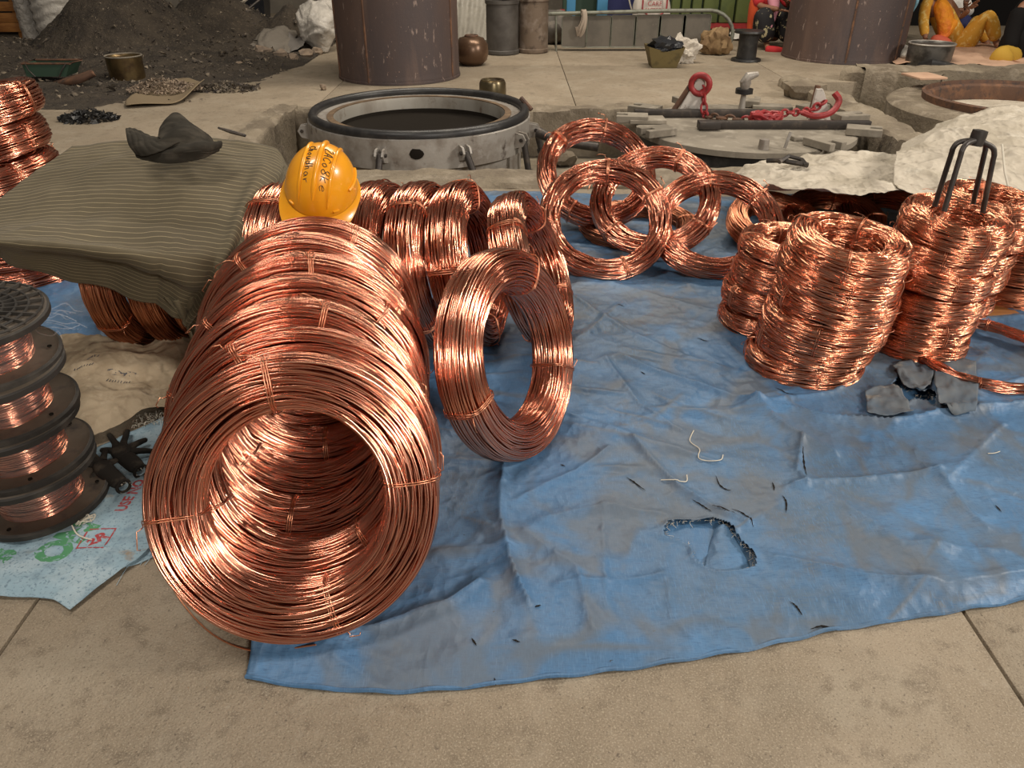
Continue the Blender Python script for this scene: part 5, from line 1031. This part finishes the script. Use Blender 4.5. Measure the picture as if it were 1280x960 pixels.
gp = PY(235, 10, 13.6); tag(MB().box((gp.x, 13.7, .75), (1.5, .08, 1.5)).build('grey_board', GREYWALL, org=(gp.x, 13.7, 0), bevel=.01), 'grey upright panel standing behind the ash heap', 'panel')
# ------------------------------------------------------------------ middle background
wc = [[PY(566, -40, 13.2), PY(600, -44, 13.3), PY(640, -40, 13.5)], [PY(566, 10, 13.1), PY(604, 8, 13.2), PY(642, 4, 13.5)], [PY(566, 56, 12.3), PY(600, 54, 12.6), PY(640, 44, 13.2)]]
tag(cloth('plastic_curtain', wc, 60, 40, lambda U, V, G: .05*np.sin(V*40+3*U)*.5+.06*crumple(G[..., 0]*2, G[..., 2]*3, 21), M('cloudy_film', (.36, .335, .285), .45, bump=((9, .7, .03),)), None, .004), 'hanging cloudy plastic curtain right of the tall retort', 'curtain')
pt = P(590, 81, 0); po = thing('round_pot', 'round dented brown metal pot on the back floor', 'pot', pt)
MB().lathe([(.001, 0), (.13, 0), (.19, .06), (.21, .14), (.20, .24), (.15, .31), (.08, .33), (.06, .34), (.001, .34)], 36, pt).build('pot_body', M('brown_pot', (.13, .075, .045), .32, .5, layers=(((.2, .12, .07), 8, .5, .66, 5, I3),)), po, angle=60)
MB().torus(pt+Vector((0, 0, .335)), (0, 0, 1), .075, .012, 24, 6).build('pot_lip', RUSTY, po)
def can(label, c, r, h, mat, items):
    t = thing('metal_canister', label, 'canister', c); c = Vector(c)
    MB().lathe([(.001, 0.01), (r, .0), (r+.012, .015), (r+.012, .05), (r, .06), (r, h-.05), (r+.012, h-.04), (r+.012, h), (r-.01, h), (r-.01, h-.1), (.001, h-.1)], 36, c).build('can_body', mat, t, angle=35)
    for k in range(items):
        a_ = k*2.1; b_ = c+Vector((math.cos(a_)*r*.5, math.sin(a_)*r*.5, h-.1)); MB().blob(b_+Vector((0, 0, .1)), .11, k, 2, .4, 2, (1, .8, .9)).build('scrap_lump', RUSTY if k % 2 else DARKSTEEL, t)
    return t
can('dark grey metal canister standing beside the plastic curtain', P(628, 67, 0), .215, .66, M('grey_tin', (.115, .105, .095), .55, .3, layers=(((.07, .062, .055), 3, .45, .64, 5, I3),)), 1)
can('rust-stained metal canister full of scrap, right of the dark grey one', P(666, 65, 0), .205, .68, M('rust_tin', (.17, .125, .09), .65, .3, layers=(((.25, .20, .16), 5, .5, .65, 5, I3), ((.08, .055, .04), 7, .54, .68, 5, I3))), 3)
tag(MB().blob(PY(693, 34, 12.4), .27, 8, 3, .25, 1.5, (1, 1, .9), .9).build('scrap_bale', M('scrap_grey', (.12, .105, .09), .8, layers=(((.2, .17, .14), 9, .5, .66, 5, I3),)), org=P(692, 52, 0)), 'dull grey bale of scrap behind the left end of the tube frame', 'bale')
# tube frame with six grey panels
fy = 11.55; tfm = thing('panel_frame', 'long tube frame holding six grey panels, standing on its side on the back floor', 'frame', (1.75, fy, 0))
def FP(u, v, dy=0): q = PY(u, v, fy+dy); return q
tu = [FP(672, 17.5), FP(740, 16), FP(830, 13.5), FP(888, 13)] + [FP(888+28*math.sin(a_), 40.5-27.5*math.cos(a_)) for a_ in np.linspace(.3, math.pi-.3, 9)] + [FP(888, 67.5), FP(830, 68), FP(760, 70), FP(684, 72)]
MB().tube(tu, .026, 10).build('frame_tube', TUBEGREY, tfm)
MB().tube([FP(695, 20), FP(695, 68)], .014, 8).build('upright_bar', TUBEGREY, tfm)
for k in range(6):
    u0 = 703+30.3*k; u1 = u0+29.3; a_, b_ = FP(u0, 20-k*.5, .03), FP(u1, 66-k*.7, .03); x0, x1 = a_.x, b_.x; z1, z0 = a_.z, max(.05, b_.z); r = .035; poly = []
    for cx, cz, s_ in ((x1-r, z1-r, 0), (x0+r, z1-r, 1), (x0+r, z0+r, 2), (x1-r, z0+r, 3)):
        for j in range(5): an = math.pi/2*(s_+j/4); poly.append((cx+r*math.cos(an), cz+r*math.sin(an)))
    Mx = Matrix(((1, 0, 0, 0), (0, 0, -1, fy+.03), (0, 1, 0, 0), (0, 0, 0, 1))); MB().prism(poly, -.02, .02, Mx).build('panel', GREYPANEL, tfm, bevel=.006, smooth=False)
    MB().tube([Mx @ Vector((p[0], p[1], .022)) for p in poly], .006, 5, closed=True).build('panel_piping', TUBEGREY, tfm)
yk = MB(); Rf = random.Random(6); yc = FP(730, 16, -.05)
for k in range(12):
    o_ = Vector((Rf.uniform(-.045, .045), Rf.uniform(-.03, .01), 0)); l = Rf.uniform(.24, .30)
    yk.tube(cr_up(np.array([tuple(yc+o_+Vector((-.01, .06, -.03))), tuple(yc+o_*.8+Vector((0, 0, .035))), tuple(yc+o_+Vector((.01, -.03, -.06))), tuple(yc+o_*1.4+Vector((-.02, -.03, -l*.7))), tuple(yc+o_*.7+Vector((-.05, -.02, -l))), tuple(yc+o_*1.2+Vector((-.06, -.02, -l*.6)))]), 22, 0), .009, 5)
tag(yk.build('yarn_hank', M('pale_yarn', (.36, .295, .235), .9), org=yc), 'pale hank of yarn hung over the top tube of the panel frame', 'yarn')
# basket with black film, crumpled paper, jute bundle
ba = P(828, 83, 0); bo = thing('card_box', 'small olive box with torn sides stuffed with black film', 'box', ba)
MB().add([ba+Vector(p) for p in ((-.15, -.13, 0), (.15, -.13, 0), (.22, -.2, .24), (.0, -.18, .19), (-.22, -.2, .25), (-.15, .13, 0), (.15, .13, 0), (.22, .2, .24), (-.22, .2, .24))], [(0, 1, 2, 3, 4), (1, 6, 7, 2), (6, 5, 8, 7), (5, 0, 4, 8), (0, 5, 6, 1)]).build('box_sides', OLIVEBOX, bo, smooth=False)
MB().blob(ba+Vector((0, 0, .23)), .20, 4, 3, .5, 2.2, (1, .9, .5)).build('film_wad', BLACKPLASTIC, bo, angle=30)
tag(MB().blob(P(850, 66, .12), .20, 14, 4, .55, 2.0, (1.0, .6, .85)).build('crumpled_cloth', M('off_white_cloth', (.52, .47, .40), .85, bump=((14, .9, .04),)), org=P(850, 70, 0), angle=30), 'crumpled off-white cloth behind the olive box', 'cloth')
tag(MB().blob(P(899, 58, .13)+Vector((0, .25, 0)), .20, 24, 4, .4, 1.8, (1.0, .8, .95), .6).build('jute_sack', BROWNSACK, org=P(895, 66, 0), angle=40), 'brown jute sack slumped inside the rounded end of the tube frame', 'sack')
tag(cloth('white_sheet', [[P(915, 40, .05), P(925, 34, .12), P(938, 34, .1)], [P(912, 44, .04), P(922, 42, .06), P(936, 44, .04)], [P(916, 50, .01), P(928, 50, .02), P(938, 52, .01)]], 16, 20, lambda U, V, G: .03*crumple(G[..., 0]*4, G[..., 1]*4, 3), WHITECLOTH, None, .004), 'bit of white cloth on the floor left of the person in red', 'cloth')
tag(MB().torus(P(890, 56, .02), (0.1, -.5, 1), .30, .014, 40, 6).build('cane_hoop', TUBEGREY, org=P(890, 62, 0)), 'thin grey hoop lying around the brown jute sack', 'hoop')
# small black spool
sb = P(932, 76, 0); so = thing('empty_spool', 'small empty black spool standing near the person in red', 'spool', sb)
for z in (0, .33): MB().lathe([(.001, z), (.185, z), (.19, z+.008), (.185, z+.03), (.001, z+.03)], 32, sb).build('flange', BLACKRUB, so, angle=35)
MB().lathe([(.125, .03), (.12, .18), (.125, .33)], 28, sb).build('barrel', BLACKRUB, so)
# brass cap behind the furnace mouth
bc = P(616, 128, 0); bco = thing('brass_cap', 'small brassy metal drum behind the furnace mouth', 'drum', bc)
MB().lathe([(.001, 0), (.13, 0), (.135, .02), (.13, .18), (.12, .205), (.09, .215), (.08, .20), (.001, .20)], 32, bc).build('drum_shell', M('brass_drum', (.17, .135, .075), .3, .8, layers=(((.08, .06, .04), 6, .5, .66, 5, I3),)), bco, angle=40)
MB().torus(bc+Vector((0, 0, .205)), (0, 0, 1), .105, .012, 28, 6).build('drum_rim', BRASS, bco)
tag(MB().blob(P(404, 109, .03), .035, 3, 2, .4, 1.6).build('pebble', STONE, org=P(404, 111, 0)), 'single pebble on the bare floor in front of the tall retort', 'stone')
# blue racks, green crates and sign behind the frame
bk2 = thing('machine_bench', 'dark green bench with two blue uprights behind the panel frame', 'bench', (PY(738, 15, 13.4).x, 13.4, 0))
for u0, u1, m_ in ((703, 708, DKGREEN), (708, 719, BLUEPAINT), (746, 759, BLUEPAINT)):
    xa, xb = PY(u0, 10, 13.4).x, PY(u1, 10, 13.4).x; MB().box(((xa+xb)/2, 13.4, .6), (xb-xa, .12, 1.2)).build('upright', m_, bk2, bevel=.008)
for u0, u1, m_ in ((719, 746, DKGREEN), (759, 800, NAVYCLOTH)):
    xa, xb = PY(u0, 10, 13.6).x, PY(u1, 10, 13.6).x; MB().box(((xa+xb)/2, 13.7, .55), (xb-xa, .1, 1.1)).build('back_panel', m_, bk2)
MB().tube([PY(781, -20, 13.2), PY(790, 14, 13.2)], .012, 6).build('hanging_cord', THREAD, bk2)
MB().box((PY(703, 12, 13.3).x, 13.3, .19), (.07, .07, .38)).build('red_foot', REDPAINT, bk2, bevel=.006)
gb = thing('green_crates', 'row of olive green steel cabinets behind the panel frame', 'cabinet', (PY(880, 10, 13.2).x, 13.3, 0))
for u0, u1 in ((838, 850), (851, 863), (864, 877), (878, 898), (899, 918), (919, 945)):
    xa, xb = PY(u0, 10, 13.3).x, PY(u1, 10, 13.3).x; MB().box(((xa+xb)/2, 13.4, .68), (xb-xa-.02, .3, .98)).build('cabinet_door', GREENPAINT, gb, bevel=.015)
xa, xb = PY(838, 10, 13.3).x, PY(945, 10, 13.3).x
MB().box(((xa+xb)/2, 13.35, .15), (xb-xa, .3, .07)).build('red_rail', REDPAINT, gb); MB().box(((xa+xb)/2, 13.45, .6), (xb-xa, .2, 1.2)).build('back_panel', DKGREEN, gb)
sgc = PY(818, 2, 12.4); sk = thing('printed_sack', 'white printed sack with a red octagon behind the panel frame', 'sack', (sgc.x, 12.4, 0))
MB().blob((sgc.x, 12.6, .36), .36, 3, 3, .12, 1.2, (.78, .45, 1.15)).build('sack_body', M('white_sack', (.58, .53, .47), .8, bump=((10, .5, .03),)), sk)
oc = MB(); oy = 12.6-.36*.45-.035
pts = [Vector((sgc.x+.01+.19*math.cos(math.pi/4*k+math.pi/8), oy, .53+.19*math.sin(math.pi/4*k+math.pi/8))) for k in range(8)]; oc.tube(pts, .014, 4, closed=True); oc.build('printed_octagon', PRINTRED, sk)
for txt, dz, sz_ in (('TARE', .05, .085), ('CARE', -.03, .085), ('FACTORY', -.10, .06)):
    cu = bpy.data.curves.new('t', 'FONT'); cu.body = txt; cu.size = sz_; cu.align_x = 'CENTER'; cu.extrude = .002; to = bpy.data.objects.new('t', cu); COL.objects.link(to); dg = bpy.context.evaluated_depsgraph_get(); me = bpy.data.meshes.new_from_object(to.evaluated_get(dg)); bpy.data.objects.remove(to)
    me.transform(Matrix.Translation((sgc.x+.01-ORG[sk].x, oy-.006-ORG[sk].y, .53+dz)) @ Matrix.Rotation(math.pi/2, 4, 'X')); me.materials.clear(); me.name = 'printed_words'; link_mesh('printed_words', me, PRINTRED, sk)
# right: pot, tool, cloths
mp = P(1158, 83, 0); mpo = thing('cooking_pot', 'sooty round cooking pot in front of the person in mustard', 'pot', mp)
MB().lathe([(.001, .0), (.235, .0), (.255, .03), (.262, .26), (.27, .265), (.255, .27), (.245, .25), (.001, .245)], 40, mp).build('pot_body', ALUPOT, mpo, angle=35)
MB().torus(mp+Vector((0, 0, .265)), (0, 0, 1), .262, .011, 40, 6).build('pot_rim', STEEL, mpo)
pk = [P(1150, 83, .03), P(1165, 80, .08), P(1182, 82, .06), P(1205, 87, .05)]
tl_ = tag(MB().tube(pk, [.05, .06, .045, .035], 8).build('hand_tool', BLACKRUB, org=pk[0]), 'long black hand tool lying in front of the cooking pot', 'tool')
tag(MB().blob(P(1134, 88, .05), .075, 9, 3, .6, 2.0, (1.3, 1, .7)).build('rag', BLACKPLASTIC, org=P(1134, 90, 0)), 'small black rag on the floor right of the brown retort', 'rag')
tag(MB().box(P(1155, 95, .17), (.30, .34, .02), Matrix.Rotation(.15, 3, 'Z')).build('tile', PEACH, org=P(1155, 95, .15), bevel=.003), 'pale square tile lying on the kerb below the black tool', 'tile')
pc = [[P(1110, 62, .03), P(1180, 58, .04), P(1250, 58, .05), P(1330, 60, .03)], [P(1110, 72, .03), P(1180, 72, .05), P(1250, 74, .05), P(1330, 76, .03)], [P(1120, 82, .01), P(1190, 84, .03), P(1250, 86, .03), P(1330, 88, .01)]]
tag(cloth('floor_cloth', pc, 50, 70, lambda U, V, G: .05*crumple(G[..., 0]*1.6, G[..., 1]*1.6, 51), PEACH, None, .006), 'peach cloth spread on the floor under the seated people', 'cloth')
tag(cloth('plastic_sheet', [[P(1118, 60, .10), P(1128, 58, .16), P(1140, 62, .14)], [P(1118, 68, .05), P(1128, 68, .10), P(1140, 70, .08)], [P(1118, 75, .01), P(1128, 76, .02), P(1140, 76, .02)]], 20, 20, lambda U, V, G: .05*crumple(G[..., 0]*4, G[..., 1]*4, 5), PLASTICWHITE, None, .004), 'scrap of white plastic between the brown retort and the pot', 'plastic sheet')
# ------------------------------------------------------------------ people seated at the back right
def head(t, c, face, r=.105, veil=None):
    c = Vector(c); f = Vector(face); f.z = 0; f.normalize(); s_ = Vector((-f.y, f.x, 0)); up_ = Vector((0, 0, 1)); Mx = Matrix((s_, f, up_)).transposed()
    b = MB(); n, m = 24, 18
    for i in range(m+1):
        ph = -math.pi/2+math.pi*i/m
        for k in range(n):
            th = 2*math.pi*k/n; x = .78*math.cos(ph)*math.cos(th); y = .92*math.cos(ph)*math.sin(th); z = 1.18*math.sin(ph)
            if z < 0: x *= 1+.22*z; y *= 1+.05*z
            if y > .7 and abs(x) < .22 and -.45 < z < .1: y += .20*(1-abs(x)/.22)*(1-abs(z+.25)/.3 if abs(z+.25) < .3 else 0)
            if y > .6 and abs(abs(x)-.3) < .16 and abs(z-.08) < .14: y -= .07
            b.v.append(tuple(c+Mx @ Vector((x, y, z))*r))
    for i in range(m):
        for k in range(n): b.f.append((i*n+k, i*n+(k+1) % n, (i+1)*n+(k+1) % n, (i+1)*n+k))
    h = b.build('head', SKIN, t, angle=90)
    for sx in (-1, 1):
        e = MB().blob(c+Mx @ Vector((sx*.30, .80, .08))*r, r*.10, 1, 1, 0); e.build('eye', WHITECLOTH, h)
        MB().blob(c+Mx @ Vector((sx*.30, .885, .08))*r, r*.05, 1, 1, 0).build('pupil', HAIR, h)
        MB().blob(c+Mx @ Vector((sx*.78, -.05, .0))*r, r*.24, 1, 1, .1, 1, (.4, .8, 1.1)).build('ear', SKIN, h)
    MB().tube([c+Mx @ Vector((x, .84-.1*abs(x), -.58))*r for x in (-.26, 0, .26)], r*.06, 6).build('mouth', PINKCLOTH, h)
    hb = MB()
    for i in range(12):
        ph = -.35+(math.pi/2+.35)*i/11
        for k in range(24):
            th = 2*math.pi*k/24; q = 1.08; y = math.sin(th); cut = 1 if y < .35 or ph > .75 else .86
            hb.v.append(tuple(c+Mx @ Vector((.80*math.cos(ph)*math.cos(th)*q*cut, .92*math.cos(ph)*y*q*cut, 1.18*math.sin(ph)*q))*r))
    for i in range(11):
        for k in range(24): hb.f.append((i*24+k, i*24+(k+1) % 24, (i+1)*24+(k+1) % 24, (i+1)*24+k))
    hb.build('hair', HAIR if veil is None else veil, t, angle=90)
def hand(t, w_, d_, up_=(0, 0, 1), s=1.0, curl=.3):
    """palm, four unequal bent fingers and a thumb leaving the side of the palm"""
    w_, d_ = Vector(w_), Vector(d_).normalized(); sd_ = d_.cross(Vector(up_)).normalized(); nr = sd_.cross(d_).normalized()
    pts = [w_, w_+d_*.05*s, w_+d_*.085*s]; ed = [(0, 1), (1, 2)]; rd = [(.024*s, .018*s), (.036*s, .016*s), (.036*s, .014*s)]
    for j, l in enumerate((.066, .078, .072, .055)):
        b_ = w_+d_*.08*s+sd_*(j-1.5)*.019*s; k1 = b_+d_*l*.5*s; k2 = k1+(d_-nr*curl)*l*.3*s; k3 = k2+(d_*.8-nr*curl*2)*l*.25*s; i = len(pts); pts += [b_, k1, k2, k3]; ed += [(1, i), (i, i+1), (i+1, i+2), (i+2, i+3)]; rd += [.010*s, .0095*s, .009*s, .007*s]
    i = len(pts); pts += [w_+d_*.03*s-sd_*.035*s, w_+d_*.06*s-sd_*.055*s-nr*.01*s, w_+d_*.085*s-sd_*.058*s-nr*.02*s]; ed += [(0, i), (i, i+1), (i+1, i+2)]; rd += [.013*s, .011*s, .009*s]
    return skin_obj('hand', pts, ed, rd, SKIN, t, 1)
def body(t, J):
    """one continuous figure: torso, neck, arms and legs from joints"""
    order = ['hip', 'waist', 'chest', 'neck', 'headbase']; pts = [J[k] for k in order]; rd = [.14, .125, .14, .055, .055]; ed = [(0, 1), (1, 2), (2, 3), (3, 4)]
    for s_ in 'LR':
        i = len(pts); pts += [J['sh'+s_], J['el'+s_], J['wr'+s_]]; rd += [.062, .045, .032]; ed += [(2, i), (i, i+1), (i+1, i+2)]
        i = len(pts); pts += [J['th'+s_], J['kn'+s_], J['an'+s_], J['to'+s_]]; rd += [.095, .065, .042, .032]; ed += [(0, i), (i, i+1), (i+1, i+2), (i+2, i+3)]
    return skin_obj('body', pts, ed, rd, SKIN, t, 2)
def limb(t, name, pts, rd, mat): return skin_obj(name, pts, [(i, i+1) for i in range(len(pts)-1)], rd, mat, t, 2)
def px(y0): return lambda u, v, dy=0.0: PY(u, v, y0+dy)
# woman in yellow, reclining on one arm with a knee drawn up
q = px(11.5); ty_ = thing('person', 'person in mustard print clothes and orange scarf reclining with one hand on the pot', 'person', P(1195, 70, 0)); ty_.location = ORG[ty_] = Vector((q(1195, 60).x, 11.5, 0))
J = dict(hip=q(1196, 55), waist=q(1186, 38), chest=q(1174, 12), neck=q(1168, -8), headbase=q(1167, -16), shL=q(1158, 2, -.05), elL=q(1154, 26, -.2), wrL=q(1157, 49, -.36), shR=q(1186, 2, .12), elR=q(1200, 22, .1), wrR=q(1212, 12, -.02),
         thL=q(1204, 58, -.12), knL=q(1236, 16, -.25), anL=q(1246, 55, -.3), toL=q(1252, 61, -.42), thR=q(1206, 56, .12), knR=q(1222, 22, .2), anR=q(1234, 56, .1), toR=q(1240, 62, 0))
body(ty_, J); head(ty_, q(1167, -27), (.7, -.7, 0))
limb(ty_, 'sleeve', [J['chest'].lerp(J['shL'], .7), J['shL'], J['elL'], J['wrL'].lerp(J['elL'], .15)], [.085, .085, .07, .058], YELLOWCLOTH)
limb(ty_, 'tunic', [J['hip'], J['waist'], J['chest'], J['neck'].lerp(J['chest'], .35)], [.19, .165, .165, .11], YELLOWCLOTH)
limb(ty_, 'scarf', [q(1172, -2, -.06), q(1180, 16, -.14), q(1184, 34, -.16), q(1178, 50, -.16)], [.10, (.17, .11), (.20, .12), (.17, .08)], ORANGECLOTH)
limb(ty_, 'scarf_end', [q(1196, 24, -.2), q(1182, 42, -.25), q(1166, 56, -.22)], [.05, .07, .05], ORANGECLOTH)
limb(ty_, 'scarf_fold', [q(1162, 48, -.24), q(1176, 52, -.3), q(1186, 56, -.28), q(1183, 63, -.3)], [.07, .09, .09, .06], M('coral_cotton', (.66, .13, .07), .75))
limb(ty_, 'trousers', [J['hip'], J['thL'], J['thL'].lerp(J['knL'], .5), J['knL'], J['knL'].lerp(J['anL'], .5), J['anL'].lerp(J['knL'], .1)], [.17, .175, .135, .105, .095, .07], YELLOWCLOTH)
limb(ty_, 'trousers', [J['thR'], J['thR'].lerp(J['knR'], .5), J['knR'], J['anR'].lerp(J['knR'], .1)], [.16, .13, .10, .07], YELLOWCLOTH)
hand(ty_, J['wrL'], (.8, -.1, -.35), s=1.0); hand(ty_, J['wrR'], (.2, -.5, .8))
# person in white behind her
q = px(12.2); tw = thing('person', 'person in white top and navy cloth sitting behind the person in mustard', 'person', (q(1200, 50).x, 12.2, 0))
J = dict(hip=q(1196, 44), waist=q(1195, 30), chest=q(1192, 6), neck=q(1190, -14), headbase=q(1190, -22), shL=q(1180, -4), elL=q(1184, 16, -.2), wrL=q(1206, 12, -.35), shR=q(1204, -3), elR=q(1212, 16, -.15), wrR=q(1206, 8, -.35),
         thL=q(1194, 46, -.1), knL=q(1206, 22, -.45), anL=q(1200, 48, -.5), toL=q(1200, 52, -.6), thR=q(1204, 46), knR=q(1222, 26, -.3), anR=q(1216, 48, -.4), toR=q(1216, 52, -.5))
body(tw, J); head(tw, q(1190, -32), (.2, -1, 0))
limb(tw, 'white_top', [J['hip'], J['waist'], J['chest'], J['neck'].lerp(J['chest'], .3)], [.17, .16, .165, .10], WHITECLOTH)
limb(tw, 'sleeve', [J['shR'], J['elR'], J['wrR'].lerp(J['elR'], .4)], [.085, .07, .06], WHITECLOTH); limb(tw, 'sleeve', [J['shL'], J['elL'], J['wrL'].lerp(J['elL'], .4)], [.085, .07, .06], WHITECLOTH)
limb(tw, 'navy_trousers', [J['hip'], J['thL'], J['knL'], J['anL']], [.15, .14, .11, .08], NAVYCLOTH); limb(tw, 'navy_trousers', [J['thR'], J['knR'], J['anR']], [.14, .11, .08], NAVYCLOTH)
hand(tw, J['wrL'], (.5, -.4, .4)); hand(tw, J['wrR'], (-.2, -.4, .6))
# dark clothed person at the right edge
q = px(10.6); tb = thing('person', 'person in black wrap and mustard trousers sitting with back turned at the right edge', 'person', (q(1275, 85).x, 10.6, 0))
J = dict(hip=q(1280, 68), waist=q(1284, 45), chest=q(1290, 12), neck=q(1296, -12), headbase=q(1297, -20), shL=q(1278, 8, -.1), elL=q(1266, 40, -.15), wrL=q(1262, 64, -.25), shR=q(1312, 6), elR=q(1322, 40), wrR=q(1310, 60, -.2),
         thL=q(1270, 72, -.15), knL=q(1244, 70, -.35), anL=q(1266, 80, -.4), toL=q(1280, 82, -.45), thR=q(1290, 72), knR=q(1320, 66, -.2), anR=q(1300, 80, -.3), toR=q(1290, 82, -.35))
body(tb, J); head(tb, q(1298, -34), (.3, 1, 0), veil=BLACKCLOTH)
limb(tb, 'black_wrap', [q(1282, 80), J['hip'], J['waist'], J['chest'], J['neck'].lerp(J['chest'], .1)], [.36, .33, .29, .24, .12], BLACKCLOTH)
limb(tb, 'black_wrap_front', [q(1262, 84, -.1), q(1272, 60, -.12), q(1284, 28, -.1)], [.13, .19, .2], BLACKCLOTH)
limb(tb, 'trousers', [J['thL'], J['knL'], J['anL']], [.15, .15, .10], M('mustard_cotton', (.50, .30, .035), .8)); limb(tb, 'trousers', [J['thR'], J['knR'], J['anR']], [.15, .12, .10], BLACKCLOTH)
limb(tb, 'sleeve', [J['shL'], J['elL'], J['wrL']], [.12, .11, .09], BLACKCLOTH); limb(tb, 'sleeve', [J['shR'], J['elR'], J['wrR']], [.12, .11, .09], BLACKCLOTH)
limb(tb, 'wrap_hem', [q(1252, 84, -.05), q(1262, 66, -.1), q(1276, 34, -.1)], [.10, .16, .2], BLACKCLOTH)
hand(tb, J['wrL'], (-.6, -.4, -.3)); hand(tb, J['wrR'], (-.6, -.4, -.3))
# woman in red at the left of the brown retort
q = px(12.0); tr = thing('person', 'person in red top and black floral skirt squatting beside the brown retort', 'person', (q(965, 60).x, 12.0, 0))
J = dict(hip=q(958, 42, .15), waist=q(957, 24, .12), chest=q(958, -4, .08), neck=q(960, -22), headbase=q(960, -30), shL=q(946, -8), elL=q(950, 8, -.2), wrL=q(974, 12, -.42), shR=q(976, -10, .1), elR=q(988, 8, -.1), wrR=q(984, 2, -.4),
         thL=q(952, 44, .0), knL=q(955, 12, -.35), anL=q(958, 54, -.3), toL=q(960, 62, -.45), thR=q(970, 44), knR=q(986, 12, -.3), anR=q(984, 54, -.25), toR=q(986, 62, -.4))
body(tr, J); head(tr, q(960, -42), (.2, -1, 0))
limb(tr, 'red_top', [J['hip'], J['waist'], J['chest'], J['neck'].lerp(J['chest'], .3)], [.19, .185, .18, .11], SARIRED)
limb(tr, 'sleeve', [J['shL'], J['elL']], [.10, .085], SARIRED); limb(tr, 'sleeve', [J['shR'], J['elR']], [.09, .07], SARIRED)
limb(tr, 'red_shawl', [q(950, -8, -.06), q(944, 10, -.06), q(941, 28, -.04), q(937, 46, -.02)], [.12, (.14, .10), (.12, .08), (.07, .06)], M('orange_red_cotton', (.66, .09, .025), .8))
limb(tr, 'floral_skirt', [J['thL'], J['knL'], J['knL'].lerp(J['anL'], .55), J['anL']], [.16, .135, .14, .13], SARIPRINT); limb(tr, 'floral_skirt', [J['thR'], J['knR'], J['knR'].lerp(J['anR'], .55), J['anR']], [.16, .13, .14, .13], SARIPRINT)
limb(tr, 'pink_scarf', [q(966, -6, -.10), q(968, 8, -.22), q(967, 20, -.30), q(962, 36, -.42)], [.09, .08, .05, .03], PINKCLOTH)
limb(tr, 'skirt_hem', [q(956, 61, -.45), q(970, 63, -.5), q(986, 66, -.45)], [.05, .06, .05], SARIRED)
hand(tr, J['wrL'], (.8, -.3, -.1)); hand(tr, J['wrR'], (-.6, -.4, .3))
# near-black upright panel behind the seated people and a pale blue cloth
tag(MB().box((PY(1215, 0, 14.6).x, 14.8, 1.2), (3.4, .1, 2.4)).build('dark_panel', BLACKCLOTH, org=(PY(1215, 0, 14.6).x, 14.8, 0)), 'near-black upright panel behind the seated people', 'screen')
tag(cloth('hanging_cloth', [[PY(1128, -30, 12.9), PY(1152, -30, 12.9)], [PY(1128, 0, 12.8), PY(1150, 0, 12.8)], [PY(1128, 18, 12.7), PY(1140, 18, 12.7)]], 20, 16, lambda U, V, G: .04*np.sin(V*12), M('sky_blue_cotton', (.25, .45, .55), .8), None, .004), 'sky blue cloth hanging behind the brown retort', 'cloth')
